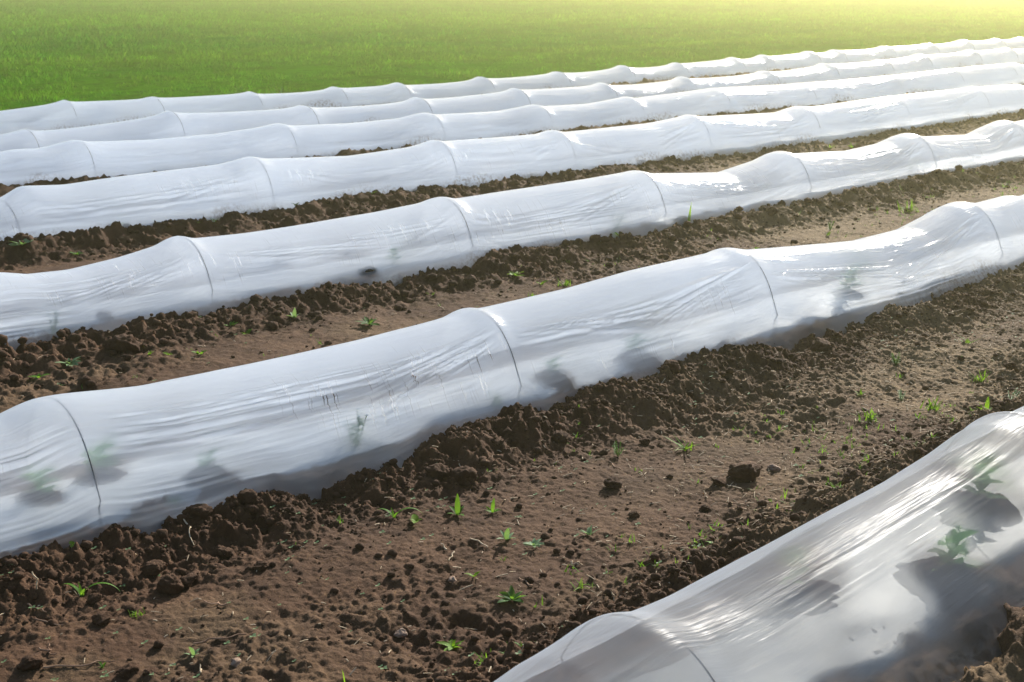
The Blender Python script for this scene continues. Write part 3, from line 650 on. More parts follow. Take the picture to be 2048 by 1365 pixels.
def build_tunnel(k, label):
    r = ROWS[k]; rs = np.random.default_rng(100+k)
    root = bpy.data.objects.new('low_tunnel', None); C.objects.link(root); root.empty_display_size = .2
    x0 = r['hoops'][0][0]; bed = bed_z(k); root.location = (x0, row_y(k, x0), bed)
    set_props(root, label, 'film tunnel', 'low film tunnels in parallel rows')
    dx = {7: .014, 6: .015, 5: .02, 4: .028, 3: .04, 2: .05, 1: .05}[k]; nphi = {7: 200, 6: 230, 5: 180, 4: 110, 3: 64, 2: 48, 1: 48}[k]
    xs = np.arange(r['xl'], r['xr'], dx); ph = np.concatenate([[-.16, -.06], np.linspace(0, np.pi, nphi), [np.pi+.06, np.pi+.16]])
    X, P = np.meshgrid(xs, ph, indexing='ij'); x = X.ravel(); p = P.ravel()
    zr = ridge_z(k, xs)-bed; full = fullness(k, xs)
    zr = np.repeat(zr, len(ph)); full = np.repeat(full, len(ph))
    dv, z = section(k, p, zr, .86+.16*full)
    # the film hugs the hoop and leaves it in a short shoulder
    nd = np.stack([-np.cos(p), np.sin(p)], 1)
    disp = np.zeros_like(x)
    side = .012*full*np.sin(np.clip(p, 0, np.pi))**2*np.abs(np.cos(p))
    disp -= side
    for (xa, xb, pa, pb, sa, sb, cnt, amp, phs) in fold_bundles(k, rs):
        t = (x-xa)/(xb-xa); m = (t > -.02) & (t < 1.02)
        if not m.any(): continue
        tt = np.clip(t[m], 0, 1); c = pa+(pb-pa)*tt; sp = sa+(sb-sa)*tt
        q = (p[m]-c)/sp; env = np.exp(-(q*1.15)**4)*np.sin(np.pi*tt)**.7
        n1 = vnoise(q*cnt*1.5+phs*9, tt*.7+phs*5, k); n2 = vnoise(q*cnt*3.6+phs*3, tt*1.1-phs*5, k+50)
        r1 = np.clip(1-np.abs(n1-.5)*3.2, 0, 1)**2; r2 = np.clip(1-np.abs(n2-.5)*3.2, 0, 1)**2
        disp[m] += (.9 if k == 7 else 1.5)*amp*env*(.8*r1+.45*r2)
    if k >= 4:                      # fine taut creases fanning out from every hoop
        hs = [h[0] for h in r['hoops']]
        for hx in hs:
            for sd in (-1, 1):
                if rs.random() < .2 or (k == 7 and hx > 1.5): continue
                L = .45+.95*rs.random(); tilt = -.5*rs.random()-.05
                for q in range(int(7+8*rs.random())):
                    pa = .45+.75*rs.random(); pb = pa+tilt*(.5+pa*.6)+.12*(rs.random()-.5); ln = L*(.4+.7*rs.random()); st0 = .02+.12*rs.random()
                    am = (.0016+.0042*rs.random()**1.5); wd = .020+.018*rs.random()
                    if rs.random() < .45: pa, pb = np.pi-pa, np.pi-pb
                    t = ((x-hx)*sd-st0)/ln; m = (t > 0) & (t < 1)
                    c = pa+(pb-pa)*t[m]
                    disp[m] += am*np.exp(-((p[m]-c)/(wd*(1+.8*t[m])))**2)*np.sin(np.pi*t[m]**.6)
    disp += .004*full*fbm(x*1.6, p*2.5+k*7, 200+k, 3)
    hug = 1-full; disp = disp*(1-.6*hug)
    top = np.clip((np.sin(p)-.80)/.2, 0, 1)
    disp += .004*top*hug
    disp *= np.clip(z/.05, 0, 1)
    y = row_y(k, x)+dv+nd[:, 0]*disp; zz = bed+z+nd[:, 1]*disp
    # the foot follows the buried soil line
    foot = np.exp(-np.clip(z, 0, None)/.05); cz = np.repeat(crest_z(k, xs), len(ph))
    zz += foot*np.clip(cz-bed-.03, -.12, .02)
    V = np.stack([x-x0, y-root.location.y, zz-bed], 1)
    me = mesh_np('film', V, grid_faces(len(xs), len(ph)), M_FILM)
    hgt = np.clip(z/.38, 0, 1)
    base = CLEAR[k]+.10*(1-hgt)**2
    if k == 6: base = base+.17*np.clip((2.9-x)/.9, 0, 1)*(1-.75*hgt)-.26*hgt**1.5-.05*np.clip((x-5.5)/3, 0, 1)
    if k == 7: base = base-.10*np.clip(hgt-.55, 0, 1)
    cl = base+{7: .34, 6: .42}.get(k, .2)*(1.05-hgt)*fbm(x*2.2, p*2+k*5, 300+k, 4)
    hc = .13+.16*fbm(x*1.7, x*0+k*3., 340+k, 4)-(.25*np.clip((2.6-x)/.4, 0, 1) if k == 6 else 0)
    cl = cl+{7: .12, 6: .12, 5: .24}.get(k, .3)*np.clip((hc+.05-hgt)/.09, 0, 1)
    a = me.attributes.new('clear', 'FLOAT', 'POINT'); a.data.foreach_set('value', np.clip(cl, .02, .97).astype(np.float32))
    st = STREAK[k]*np.clip((.92-hgt)/.25, 0, 1)*np.clip((hgt-.12)/.2, 0, 1)*np.clip(.12+2.2*fbm(x*1.7, p*1.1+k*3, 320+k, 3), 0, 1)
    a = me.attributes.new('streak', 'FLOAT', 'POINT'); a.data.foreach_set('value', st.astype(np.float32))
    a = me.attributes.new('gloss', 'FLOAT', 'POINT'); a.data.foreach_set('value', np.full(len(x), {7: .10, 6: .5, 5: .65}.get(k, .9), np.float32))
    a = me.attributes.new('dull', 'FLOAT', 'POINT'); a.data.foreach_set('value', np.full(len(x), .3 if k == 7 else .14, np.float32))
    dirt = .75*np.clip((.02+.10*fbm(x*1.9, p*0+k, 360+k, 3)-(zz-np.repeat(crest_z(k, xs), len(ph))))/.06+.55, 0, 1)
    a = me.attributes.new('dirt', 'FLOAT', 'POINT'); a.data.foreach_set('value', dirt.astype(np.float32))
    uvl = me.uv_layers.new(name='along'); li = np.empty(len(me.loops), np.int32); me.loops.foreach_get('vertex_index', li)
    uvl.data.foreach_set('uv', np.stack([x[li], p[li]*.38], 1).astype(np.float32).ravel())
    link('film_cover', me, root)
    for hx, hz in r['hoops']:
        phs = np.linspace(-.10, np.pi+.10, 40); hxx = np.full(40, hx)
        zr1 = ridge_z(k, np.array([hx]))[0]-bed
        dv1, z1 = section(k, phs, zr1, .86)
        dv1 = np.where(z1 < .1, np.sign(dv1)*np.minimum(np.abs(dv1), .265+.004), dv1)
        off = np.where(np.sin(phs) > .55, -.0006, -.0006-.0035*np.clip((.55-np.sin(phs))/.4, 0, 1))
        nn = np.stack([-np.cos(phs), np.sin(phs)], 1)
        pts = np.stack([np.full(40, hx-x0), row_y(k, hx)+dv1+nn[:, 0]*off-root.location.y, z1+nn[:, 1]*off-.002], 1)
        v, f = tube(pts, .0022 if k > 4 else .0017, 7)
        link('hoop', mesh_np('hoop', v, f, M_WIRE), root)
    return root

TUNNEL_LABELS = {
 7: 'nearest and clearest film tunnel, cut by the bottom right corner',
 6: 'second film tunnel from the camera, its left foot lying loose on the soil',
 5: 'third film tunnel from the camera, torn open near the soil at one spot',
 4: 'fourth tunnel, lined in front by a narrow strip of dark crumbly soil',
 3: 'fifth tunnel, just behind the one with the narrow dark soil strip',
 2: 'second farthest white film tunnel, between the fifth tunnel and the last',
 1: 'farthest white film tunnel, its ridge drawn against the green meadow'}
for k in (7, 6, 5, 4, 3, 2, 1): build_tunnel(k, TUNNEL_LABELS[k])

# the mulch sheets on the beds of the two nearest tunnels, with earth thrown over the planting holes; those under the other tunnels are added to bounce light up
def mulch(k, xa, xb, wid, label):
    bed = bed_z(k); xs = np.arange(xa, xb, .02 if k > 5 else .06); ds = np.linspace(-.25, .25, 60)
    X, D = np.meshgrid(xs, ds, indexing='ij'); x, d = X.ravel(), D.ravel()
    y = row_y(k, x)+d
    edge = wid+.07*fbm(x*2.6, d*3+k, 420+k, 4)
    z = bed+.04+.012*fbm(x*3, d*6, 400+k, 3)-.5*d*d-.9*np.clip(np.abs(d)-edge, 0, .2)
    me = mesh_np('mulch', np.stack([x, y, z], 1), grid_faces(len(xs), len(ds)), {7: M_MULCH_WET, 6: M_MULCH_DULL}.get(k, M_MULCH_BOUNCE))
    set_props(link('mulch_sheet', me), label, 'mulch sheet', 'mulch sheets under the tunnels')
    return bed
mulch(7, ROWS[7]['hoops'][0][0], 9, .17, 'pale mulch sheet on the bed inside the nearest tunnel')
mulch(6, ROWS[6]['hoops'][0][0], 12, .215, 'pale mulch sheet on the bed inside the second tunnel')
mulch(5, ROWS[5]['hoops'][0][0], 14, .17, 'pale mulch sheet added to bounce light up inside the third tunnel')
for k, where in ((4, 'fourth tunnel from the camera'), (3, 'fifth tunnel from the camera'), (2, 'second farthest tunnel'), (1, 'farthest tunnel')):
    mulch(k, ROWS[k]['hoops'][0][0], ROWS[k]['hoops'][-1][0], .21, 'pale mulch sheet added to bounce light up inside the '+where)

# ------------------------------------------------------------------ clods
def blob(seed, squash=.75, rough=.3, sub=3):
    import bmesh
    bm = bmesh.new(); bmesh.ops.create_icosphere(bm, subdivisions=sub, radius=1)
    v = np.array([w.co[:] for w in bm.verts]); f = np.array([[w.index for w in q.verts] for q in bm.faces]); bm.free()
    rs = np.random.default_rng(seed)
    for _ in range(7):
        d = rs.normal(size=3); d /= np.linalg.norm(d); c = .55+.35*rs.random()
        t = v@d; v = v-np.clip(t-c, 0, None)[:, None]*d*.85
    for s, a in ((2.1, rough), (4.7, rough*.55), (10, rough*.4), (21, rough*.25)):
        n = fbm(v[:, 0]*s+seed, v[:, 1]*s+v[:, 2]*s*1.3, seed, 2)+fbm(v[:, 2]*s-seed, v[:, 0]*s*.7+v[:, 1]*s, seed+5, 2)
        v = v*(1+a*.5*n)[:, None]
    v[:, 2] *= squash
    return v, f
CLODS = [blob(500+i, .6+.05*(i % 5), .34, 4) for i in range(7)]
CL_ME = [mesh_np('clod', v*.5, f, M_CLOD) for v, f in CLODS]
CL_PALE = [mesh_np('stone', v*.5, f, M_PALE) for v, f in CLODS[:3]]
def mound_mesh(seed):
    a = np.linspace(0, 2*np.pi, 72, endpoint=False); r = np.linspace(0, 1.15, 26)
    A, RR = np.meshgrid(a, r, indexing='ij'); x, y = np.cos(A.ravel())*RR.ravel(), np.sin(A.ravel())*RR.ravel()
    out = 1+.25*fbm(np.cos(A.ravel())*1.5+seed, np.sin(A.ravel())*1.5, seed, 2)
    z = np.exp(-(RR.ravel()*1.35/out)**2.4)*1.15-.3+.22*fbm(x*4, y*4+seed, seed, 4)+.18*lumps(x*5+seed, y*5, seed, .6)
    f = grid_faces(73, 26); f = np.where(f >= 72*26, f-72*26, f)
    return mesh_np('mound', np.stack([x, y, z], 1), f, M_CLOD)
MOUND_ME = [mound_mesh(40+i) for i in range(3)]
def crumbs(name, n, smin, smax, gaps, label, seed):
    rs = np.random.default_rng(seed); small = [blob(600+i, .75, .3, 2 if smax > .012 else 1) for i in range(6)]
    S = Soup()
    for ya, yb, frac in gaps:
        m = int(n*frac); y = ya+(yb-ya)*rs.random(m*3); x = y*.36-.6+rs.random(m*3)*(y*1.65+1.6)
        _, berm = G_base(x, y); keep = rs.random(m*3) < .06+.9*berm**1.5
        inside = np.zeros(m*3, bool)
        for k in ROWS: inside |= np.abs(y-row_y(k, x)) < ROWS[k]['off']-.005
        keep &= ~inside; x, y = x[keep][:m], y[keep][:m]
        s = smin*(smax/smin)**(rs.random(len(x))**2.2)*np.clip(y/4, .9, 1.6)
        z = G(x, y)+s*.12
        for i in range(len(x)):
            v, f = small[rs.integers(6)]; a = rs.random()*6.28; ca, sa = math.cos(a), math.sin(a)
            w = v*s[i]*.5; w = np.stack([w[:, 0]*ca-w[:, 1]*sa, w[:, 0]*sa+w[:, 1]*ca, w[:, 2]], 1)
            S.add(w+np.array([x[i], y[i], z[i]]), f)
    set_props(link(name, S.mesh(name, M_CLOD, False)), label, 'soil crumbs', kind='stuff')
crumbs('soil_crumbs', 6500, .010, .045, [(2.1, 4.1, .55), (4.8, 6.4, .27), (7.1, 8.7, .18)], 'loose crumbs of dark soil strewn over ridges and paths', 1)
crumbs('fine_soil_crumbs', 11000, .005, .014, [(2.1, 4.1, .8), (4.8, 6.4, .2)], 'fine soil grains strewn over the bare paths', 2)

# ------------------------------------------------------------------ weeds
def leaf(S, base, az, length, width, rise, droop, twist=0., seg=7, fold=.25):
    """one bent, keeled leaf as a strip of quads"""
    t = np.linspace(0, 1, seg); prof = np.sin(np.pi*np.clip(t*.93+.05, 0, 1)**.8)**.8*width/2+width*.04*(1-t)
    r = length*t*np.cos(rise*(1-t*droop)); z = length*(np.sin(rise)*t-droop*.5*t*t*np.sin(max(rise, .5)))
    d = np.array([math.cos(az), math.sin(az)]); n = np.array([-d[1], d[0]])
    mid = np.stack([d[0]*r, d[1]*r, z], 1)+np.array(base)
    ca, sa = np.cos(twist*t), np.sin(twist*t)
    e = np.stack([n[0]*ca, n[1]*ca, sa+fold], 1)*prof[:, None]; e2 = np.stack([-n[0]*ca, -n[1]*ca, -sa+fold], 1)*prof[:, None]
    v = np.stack([mid+e, mid, mid+e2], 1).reshape(-1, 3)
    f = []
    for i in range(seg-1):
        for j in range(2): f.append((i*3+j, i*3+j+1, (i+1)*3+j+1, (i+1)*3+j))
    S.add(v, f)

def blade(S, base, az, length, width, lean, curl, seg=7):
    t = np.linspace(0, 1, seg); ang = np.clip(lean+curl*t, -1.9, 2.6)
    dr = np.sin(ang)*length/seg; dz = np.cos(ang)*length/seg
    r = np.cumsum(dr)-dr[0]; z = np.cumsum(dz)-dz[0]
    d = np.array([math.cos(az), math.sin(az)]); n = np.array([-d[1], d[0], 0])
    mid = np.stack([d[0]*r, d[1]*r, z], 1)+np.array(base); w = width*.5*(1-t**2.2)+.0003
    v = np.stack([mid+n*w[:, None], mid-n*w[:, None]], 1).reshape(-1, 3)
    S.add(v, [(2*i, 2*i+1, 2*i+3, 2*i+2) for i in range(seg-1)])

def weed_mesh(kind, s, rs):
    S = Soup(); U = lambda a, b: a+(b-a)*rs.random()
    mat = M_LEAF
    if kind == 'rosette':
        mat = M_DARK if rs.random() < .6 else M_LEAF; n = int(U(7, 10)); a0 = U(0, 6)
        for i in range(n): leaf(S, (0, 0, .002), a0+i*2.4+U(-.3, .3), s*U(.45, .66), s*U(.17, .24), U(.25, .75), U(.5, 1.1), U(-.8, .8))
        for i in range(3): leaf(S, (0, 0, .003), a0+1+i*2.1, s*U(.25, .35), s*.12, U(.9, 1.2), .4)
    elif kind == 'upright':
        mat = M_LEAF; n = int(U(4, 6))
        leaf(S, (0, 0, 0), U(0, 6), s*.8, s*.2, 1.35, .25, U(-.5, .5))
        for i in range(n): leaf(S, (0, 0, 0), i*6.28/n+U(-.4, .4), s*U(.4, .6), s*U(.13, .2), U(.4, 1.1), U(.4, .9), U(-.6, .6))
    elif kind == 'leafpair':
        mat = M_YELL if rs.random() < .35 else M_LEAF; a0 = U(0, 6)
        for i in range(2): leaf(S, (0, 0, .004), a0+i*2.8, s*.55, s*.3, U(.3, .6), .9, U(-.4, .4))
        for i in range(2): leaf(S, (0, 0, .004), a0+1.5+i*3, s*.3, s*.15, U(.6, 1.), .6)
    elif kind == 'sprout':
        mat = M_YELL if rs.random() < .5 else M_LEAF; n = int(U(5, 9))
        for i in range(n): leaf(S, (U(-.1, .1)*s, U(-.1, .1)*s, 0), U(0, 6.28), s*U(.35, .6), s*U(.10, .18), U(.4, 1.2), U(.3, .8), U(-.6, .6), 5)
    elif kind == 'tuft':
        mat = M_YELL; n = int(U(22, 32))
        for i in range(n): blade(S, (rs.normal()*.17*s, rs.normal()*.15*s, -.003), U(0, 6.28), s*U(.25, .7), s*U(.04, .065), U(.1, .8), U(.1, 1.3))
    elif kind == 'blade':
        mat = M_YELL
        for i in range(3): blade(S, (rs.normal()*.05*s, rs.normal()*.05*s, 0), U(0, 6.28), s*U(.7, 1.1)*(1 if i < 2 else .6), s*.06, U(.02, .2), U(.0, .35))
    elif kind == 'arch':
        mat = M_LEAF
        for i, (l, c) in enumerate(((1.3, 2.3), (.9, 2.0), (.5, .9))): blade(S, (0, 0, 0), -.6+i*2.6, s*l, s*.10, .25, c, 12)
        blade(S, (0, 0, 0), 1.6, s*.45, s*.08, .1, .5)
    elif kind == 'sprawl':
        mat = M_YELL if rs.random() < .5 else M_LEAF
        for i in range(8): blade(S, (rs.normal()*.08*s, rs.normal()*.08*s, .004), U(0, 6.28), s*U(.4, .75), s*.045, U(.9, 1.35), U(-.1, .35))
        for i in range(5): blade(S, (rs.normal()*.1*s, rs.normal()*.1*s, 0), U(0, 6.28), s*U(.25, .4), s*.04, U(.2, .6), .5)
    elif kind == 'feathery':
        mat = M_LEAF
        for i in range(6):
            az = U(0, 6.28); ln = s*U(.5, .85); tip = U(.15, .6)
            for j in range(7):
                t = .2+.8*j/7; b = (math.cos(az)*ln*t*math.sin(tip), math.sin(az)*ln*t*math.sin(tip), ln*t*math.cos(tip))
                for sd in (-1, 1): leaf(S, b, az+sd*1.1+U(-.3, .3), s*.16*(1.15-t*.6), s*.05, U(.2, .8), .5, 0, 4)
            v, f = tube([(0, 0, 0), (math.cos(az)*ln*.5*math.sin(tip), math.sin(az)*ln*.5*math.sin(tip), ln*.5*math.cos(tip)), (math.cos(az)*ln*math.sin(tip), math.sin(az)*ln*math.sin(tip), ln*math.cos(tip))], s*.012, 4)
            S.add(v, f)
    return S, mat

WEED = {'rosette': ('rosette_weed', 'weed'), 'upright': ('leafy_weed', 'weed'), 'leafpair': ('broadleaf_seedling', 'seedling'), 'sprout': ('weed_sprout', 'weed'),
        'tuft': ('grass_tuft', 'grass tuft'), 'blade': ('grass_sprig', 'grass'), 'arch': ('arched_grass', 'grass'), 'sprawl': ('sprawling_grass', 'grass tuft'), 'feathery': ('feathery_weed', 'weed')}

def crop_plant(s, rs, label):
    root = bpy.data.objects.new('crop_seedling', None); C.objects.link(root); root.empty_display_size = .03
    set_props(root, label, 'seedling', 'crop seedlings under the film')
    s *= 1.1; h = s*.7; st = [(0, 0, -.02), (.01*s, .02*s, h*.5), (.03*s, -.02*s, h)]
    v, f = tube(st, [.0035, .003, .002], 6); link('stem', mesh_np('stem', v, f, M_CROP), root)
    n = 11
    for i in range(n):
        S = Soup(); t = .2+.8*i/n; az = i*2.4+rs.random()
        leaf(S, (.02*s*t, 0, h*t), az, s*(.32+.2*rs.random()), s*(.16+.08*rs.random()), .35+.4*rs.random(), .9, rs.random()-.5, 8)
        link('leaf', S.mesh('leaf', M_CROP), root)
    return root

def white_weed(s, rs, label):
    root = bpy.data.objects.new('flowering_weed', None); C.objects.link(root); root.empty_display_size = .03
    set_props(root, label, 'weed', 'weeds pressed against the film')
    St, Lf = Soup(), Soup()
    for i in range(5):
        az = rs.random()*6.28; tip = .1+.45*rs.random(); ln = s*(.7+.4*rs.random())
        e = np.array([math.cos(az)*ln*math.sin(tip), math.sin(az)*ln*math.sin(tip), ln*math.cos(tip)])
        v, f = tube([(0, 0, -.01), e*.5, e], .0016, 4); St.add(v, f)
        for j in range(6):
            leaf(Lf, e*(.15+.14*j), rs.random()*6.28, s*.2, s*.09, .3+.5*rs.random(), .6, 0, 5)
        Fl = Soup()
        for j in range(5): leaf(Fl, e, j*1.257, s*.06, s*.045, .5, .4, 0, 4)
        link('flower', Fl.mesh('flower', M_FLOW), root)
    link('stem', St.mesh('stem', M_LEAF), root); link('foliage', Lf.mesh('foliage', M_LEAF), root)
    return root

def wiggle(pts, amp, rs, n=16):
    pts = np.array(pts, float); t = np.linspace(0, 1, len(pts)); tt = np.linspace(0, 1, n)
    out = np.stack([np.interp(tt, t, pts[:, i]) for i in range(3)], 1)
    k = np.array([.2, .6, .2])
    for _ in range(2): out[1:-1] = .25*out[:-2]+.5*out[1:-1]+.25*out[2:]
    ph = rs.random(6)*6
    out[:, 0] += amp*np.sin(tt*9+ph[0])*np.sin(tt*3.1); out[:, 1] += amp*np.sin(tt*11+ph[1])*np.sin(tt*3.1)
    return out

MOUND = {}
for q in ITEMS:
    if q[0] == 'crop' and ' seedling' in q[4]:
        t = q[4].split(',')[0].split('the ')[0]
        MOUND[q[4]] = 'dark earth mound '+q[4][q[4].index(' seedling')+10:].replace('seen faintly', 'showing faintly')
for n_i, (kind, x, y, s, label) in enumerate(ITEMS):
    rs = np.random.default_rng(900+n_i)
    if kind in WEED:
        nm, cat = WEED[kind]; S, mat = weed_mesh(kind, max(s, .035)*(.78 if kind == 'tuft' else 1.0), rs)
        if 'silvery' in label or 'pale' in label or 'bluish' in label: mat = M_SILV if 'yellow' not in label else M_YELL
        if 'yellow' in label: mat = M_YELL
        if 'dark' in label.split('between')[0] and kind == 'rosette': mat = M_DARK
        o = link(nm, S.mesh(nm, mat), None, (x, y, gz(x, y)+.001)); set_props(o, label, cat, 'weeds on the bare soil paths')
    elif kind == 'clod':
        pale = 'stone' in label
        o = link('pale_stone' if pale else 'soil_clod', (CL_PALE if pale else CL_ME)[n_i % (3 if pale else 7)])
        z = float(G_base(np.array([x]), np.array([y]))[0][0])
        o.location = (x, y, z+s*.16); s *= .85; o.scale = (s*1.05, s*.95, s*(1.25 if 'tall' in label or 'upright' in label else 1.0)); o.rotation_euler = (rs.random()*.5-.25, rs.random()*.5-.25, rs.random()*6.28)
        set_props(o, label, 'stone' if pale else 'clod', 'clods lying on the soil')
    elif kind in ('stalk', 'root', 'arch', 'chip', 'arch2'):
        az = rs.random()*6.28
        # lie along what the photograph shows as lengthwise or crosswise
        if 'running right' in label or 'across' in label or 'bundle' in label or 'pointing' in label: az = -.55+.2*rs.random()
        if 'down' in label: az = -1.9
        if 'leaning' in label or 'upright' in label or 'standing' in label: az = 1.6
        d = np.array([math.cos(az), math.sin(az)]); S = Soup()
        def on_soil(u, lift=.004): return (x+d[0]*u, y+d[1]*u, gz(x+d[0]*u, y+d[1]*u)+lift)
        if kind == 'chip':
            for q in range(7 if 'bundle' in label else (3 if 'crossed' in label else 1)):
                j = rs.normal(size=2)*.012*(q > 0); a2 = az+rs.normal()*.12*(q > 0)+(1.2 if 'crossed' in label and q == 1 else 0)
                dd = np.array([math.cos(a2), math.sin(a2)]); L = s*(.5+.5*rs.random()) if q else s
                p0 = np.array([x+j[0], y+j[1]])-dd*L/2; p1 = p0+dd*L
                lift = .03 if 'standing' in label else 0
                v, f = tube(wiggle([(*p0, gz(*p0)+.004), (*((p0+p1)/2), max(gz(*p0), gz(*p1))+.008), (*p1, gz(*p1)+.005+lift)], .003, rs), .0022, 5); S.add(v, f)
            mat = M_STRAW; nm, cat = 'straw_piece', 'straw'
        elif kind == 'arch':
            v, f = tube(wiggle([on_soil(-s/2), on_soil(-s/4, s*.4), on_soil(s/4, s*.35), on_soil(s/2)], .004, rs), .0024, 5); S.add(v, f); mat = M_STRAW; nm, cat = 'bent_stalk', 'dry stalk'
        elif 'leaning' in label or 'upright' in label or 'standing' in label:
            b = on_soil(0); v, f = tube(wiggle([b, (b[0]+.1*s, b[1]+.1*s, b[2]+s*.5), (b[0]-.05*s, b[1]+.35*s, b[2]+s)], .004, rs), .0022, 5); S.add(v, f); mat = M_STRAW; nm, cat = 'dry_stalk', 'dry stalk'
        else:
            pts = [on_soil(u*s) for u in np.linspace(-.5, .5, 7)]
            zc = np.array([q[2] for q in pts]); zc = np.maximum(zc, np.convolve(np.pad(zc, 1, mode='edge'), [.3, .4, .3], 'valid'))
            pts = [(q[0], q[1], zz) for q, zz in zip(pts, zc)]
            crooked = 'crooked' in label or 'curved' in label or 'forked' in label
            v, f = tube(wiggle(pts, s*(.16 if crooked else .035 if kind == 'stalk' else .07), rs, 22), np.linspace(.0030, .0016, 22), 5); S.add(v, f)
            if 'forked' in label:
                v, f = tube(wiggle([on_soil(0), (x+s*.2, y+s*.3, gz(x+s*.2, y+s*.3)+.02)], .004, rs), .0018, 5); S.add(v, f)
            mat = M_STRAW if kind == 'stalk' else M_ROOT; nm, cat = ('dry_stalk', 'dry stalk') if kind == 'stalk' else ('dry_root', 'root')
        set_props(link(nm, S.mesh(nm, mat)), label, cat, 'dry stalks and roots lying on the soil')
    elif kind in ('crop', 'white'):
        o = crop_plant(s, rs, label) if kind == 'crop' else white_weed(s, rs, label)
        k = 7 if 'nearest' in label else 5 if 'third' in label else 6
        if kind == 'crop': y = row_y(k, x)+np.clip(y-row_y(k, x), -.14, .14)
        else: y = row_y(k, x)-.205
        bed = bed_z(k)
        o.location = (x, y, bed+.03 if kind == 'crop' else gz(x, y))
        if label in MOUND:
            m = link('soil_mound', MOUND_ME[n_i % 3], None, (x, y, bed+.02)); m.scale = (.22, .19, .075) if k == 7 else (.13, .12, .06); m.rotation_euler = (0, 0, n_i)
            set_props(m, MOUND[label], 'soil mound', 'earth mounds round the crop seedlings')

# torn spot in the third tunnel: a clod painted near black, as earth in shadow, against the film
tx = 4.74; ty = row_y(5, tx)-.268
o = link('soil_clod', mesh_np('clod', CLODS[3][0]*.5, CLODS[3][1], M_BLACK), None, (tx, ty, .085)); o.scale = (.14, .055, .075); set_props(o, "earth clod painted shadow black at the third tunnel's film foot", 'clod', 'clods lying on the soil')

# ------------------------------------------------------------------ straw chaff and seedling specks (nobody could count them)
def litter(name, n, mat, label, cat, seed, maker, gaps):
    rs = np.random.default_rng(seed); S = Soup()
    for ya, yb, frac in gaps:
        m = int(n*frac); y = ya+(yb-ya)*rs.random(m*2); x = y*.36-.5+rs.random(m*2)*(y*1.65+1.5)
        inside = np.zeros(len(x), bool)
        for k in ROWS: inside |= np.abs(y-row_y(k, x)) < ROWS[k]['off']+.06
        if cat == 'straw': inside |= rs.random(len(x)) > .12+.88*np.clip((x/y-.8)/.8, 0, 1)**1.5
        else: inside |= rs.random(len(x)) > np.clip(.5+1.4*fbm(x*1.5, y*1.5, 44, 2)+.9*np.clip(1-x/y, -.5, .6), .03, 1)
        x, y = x[~inside][:m], y[~inside][:m]; z = G(x, y)
        for i in range(len(x)): maker(S, x[i], y[i], z[i], rs)
    set_props(link(name, S.mesh(name, mat)), label, cat, kind='stuff')
def chaff(S, x, y, z, rs):
    a = rs.random()*6.28; l = .006+.028*rs.random()**2; r = .0007+.0009*rs.random()
    l *= 1.3; r *= 1.3; d = np.array([math.cos(a)*l/2, math.sin(a)*l/2, (rs.random()-.3)*l*.35]); c = np.array([x, y, z+.004])
    v, f = tube([c-d, c+d*.1+[0, 0, .001], c+d], r, 4); S.add(v, f)
def speck(S, x, y, z, rs):
    s = .007+.008*rs.random()
    for i in range(2+(rs.random() < .3)*2): leaf(S, (x, y, z+.004), rs.random()*.5+i*(3.1 if i < 2 else 1.6), s, s*.65, .35, .5, 0, 3)
litter('straw_chaff', 7000, M_STRAW, 'pale straw chaff strewn over the soil', 'straw', 3, chaff, [(2.0, 4.1, .55), (4.8, 6.4, .3), (7.0, 8.6, .15)])
litter('seedling_specks', 620, M_SILV, 'sprinkling of tiny pale seed leaves on the soil', 'seedlings', 4, speck, [(2.0, 4.1, .75), (4.8, 6.4, .25)])

def sprig(S, x, y, z, rs):
    s = .02+.03*rs.random()**2
    for i in range(int(3+5*rs.random())): blade(S, (x+rs.normal()*s*.2, y+rs.normal()*s*.2, z), rs.random()*6.28, s*(.5+.7*rs.random()), s*.08, .3+.8*rs.random(), .5*rs.random(), 4)
def greens():
    rs = np.random.default_rng(55); S = Soup(); n = 0
    while n < 560:
        y = [2.1+2.0*rs.random(), 4.8+1.6*rs.random(), 7.1+1.5*rs.random()][int(rs.random()*2.3)]; x = y*(.36+1.6*rs.random()**.5)
        if any(abs(y-row_y(k, x)) < ROWS[k]['off']+.08 for k in ROWS): continue
        if rs.random() > float(np.clip(.1+1.6*fbm(np.array([x*1.3]), np.array([y*1.8]), 66, 3)[0], .03, 1)): continue
        sprig(S, x, y, gz(x, y), rs); n += 1
    set_props(link('weed_sprouts', S.mesh('sprouts', M_LEAF)), 'thin green cover of tiny weed sprouts on the paths', 'weeds', kind='stuff')
greens()

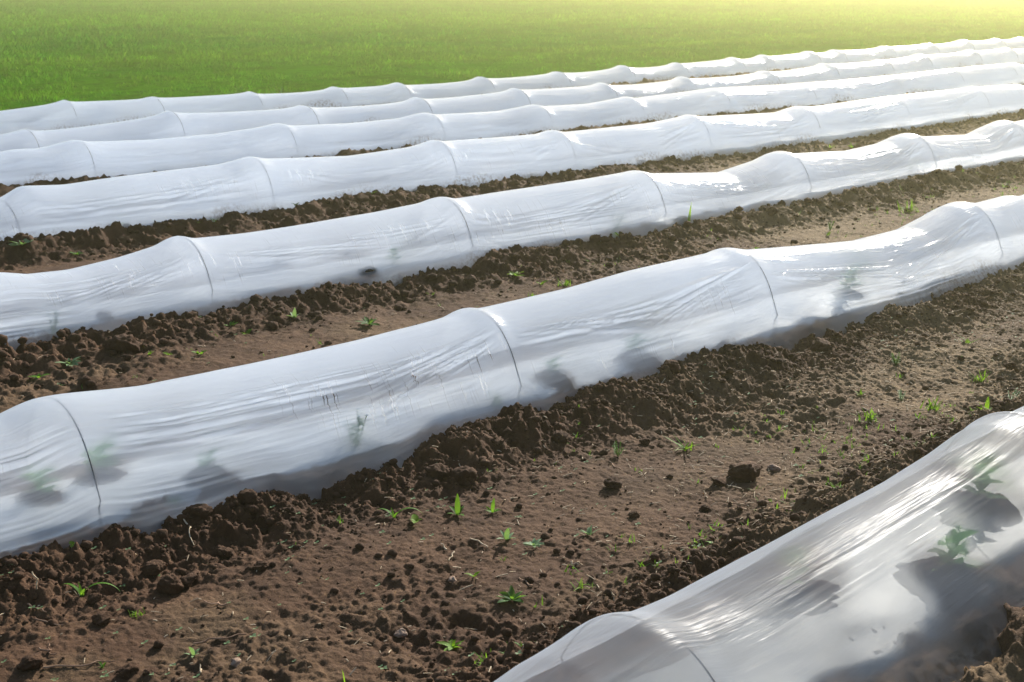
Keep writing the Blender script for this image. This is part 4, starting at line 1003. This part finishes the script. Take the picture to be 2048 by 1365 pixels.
# ------------------------------------------------------------------ light, air, camera
VIEW = 47.5                       # heading of the camera, degrees from the rows
SUN_REL, SUN_EL = 22.0, 24.0       # sun to the right of the view, height
saz = R(VIEW-SUN_REL); sd = Vector((math.cos(saz)*math.cos(R(SUN_EL)), math.sin(saz)*math.cos(R(SUN_EL)), math.sin(R(SUN_EL))))
sl = bpy.data.lights.new('sun', 'SUN'); sl.energy = 5.0; sl.angle = R(.55); sl.color = (1, .955, .87)
so = bpy.data.objects.new('sun', sl); C.objects.link(so); so.rotation_euler = sd.to_track_quat('Z', 'Y').to_euler(); so.location = (10, 0, 20)
w = bpy.data.worlds.new('World'); bpy.context.scene.world = w; w.use_nodes = True; nt = w.node_tree
bg = nt.nodes['Background']; sky = nt.nodes.new('ShaderNodeTexSky'); sky.sky_type = 'NISHITA'; sky.sun_disc = False
sky.sun_elevation = R(SUN_EL); sky.sun_rotation = R(90)-saz; sky.air_density = 1.0; sky.dust_density = 1.2
nt.links.new(sky.outputs[0], bg.inputs[0]); bg.inputs[1].default_value = .10

def haze(density, aniso):
    v = np.array([(x, y, z) for x in (-420, 540) for y in (-60, 500) for z in (-1.3, 2.3)], float)
    f = np.array([(0, 1, 3, 2), (4, 6, 7, 5), (0, 4, 5, 1), (2, 3, 7, 6), (0, 2, 6, 4), (1, 5, 7, 3)])
    m, nt, out = new_mat('sunlit haze')
    pv = node(nt, 'ShaderNodeVolumePrincipled', {'Color': (1.0, .96, .58, 1), 'Density': density, 'Anisotropy': aniso})
    nt.links.new(pv.outputs[0], out.inputs['Volume'])
    o = link('haze', mesh_np('haze', v, f, m, smooth=False)); set_props(o, 'thin sunlit haze lying over the whole field', 'haze', kind='stuff')
if HAZE: haze(.0075, .92)

cam = bpy.data.cameras.new('camera'); cam.sensor_width = 36; cam.lens = 2844/2048*36; cam.clip_end = 2000; cam.clip_start = .05
co = bpy.data.objects.new('camera', cam); C.objects.link(co); co.location = (0, 0, 1.8)
co.rotation_euler = (R(90-15.0085), 0, R(VIEW-90))
cam.dof.use_dof = True; cam.dof.focus_distance = 5.2; cam.dof.aperture_fstop = 9
sc = bpy.context.scene; sc.camera = co
sc.view_settings.view_transform = 'Standard'; sc.view_settings.look = 'None'; sc.view_settings.exposure = 1.0; sc.view_settings.gamma = 1
sc.render.engine = 'CYCLES'; cy = sc.cycles
cy.max_bounces = 10; cy.diffuse_bounces = 6; cy.glossy_bounces = 3; cy.transmission_bounces = 6; cy.transparent_max_bounces = 16; cy.volume_bounces = 0
cy.use_denoising = True; cy.sample_clamp_indirect = 6; cy.caustics_reflective = False; cy.caustics_refractive = False
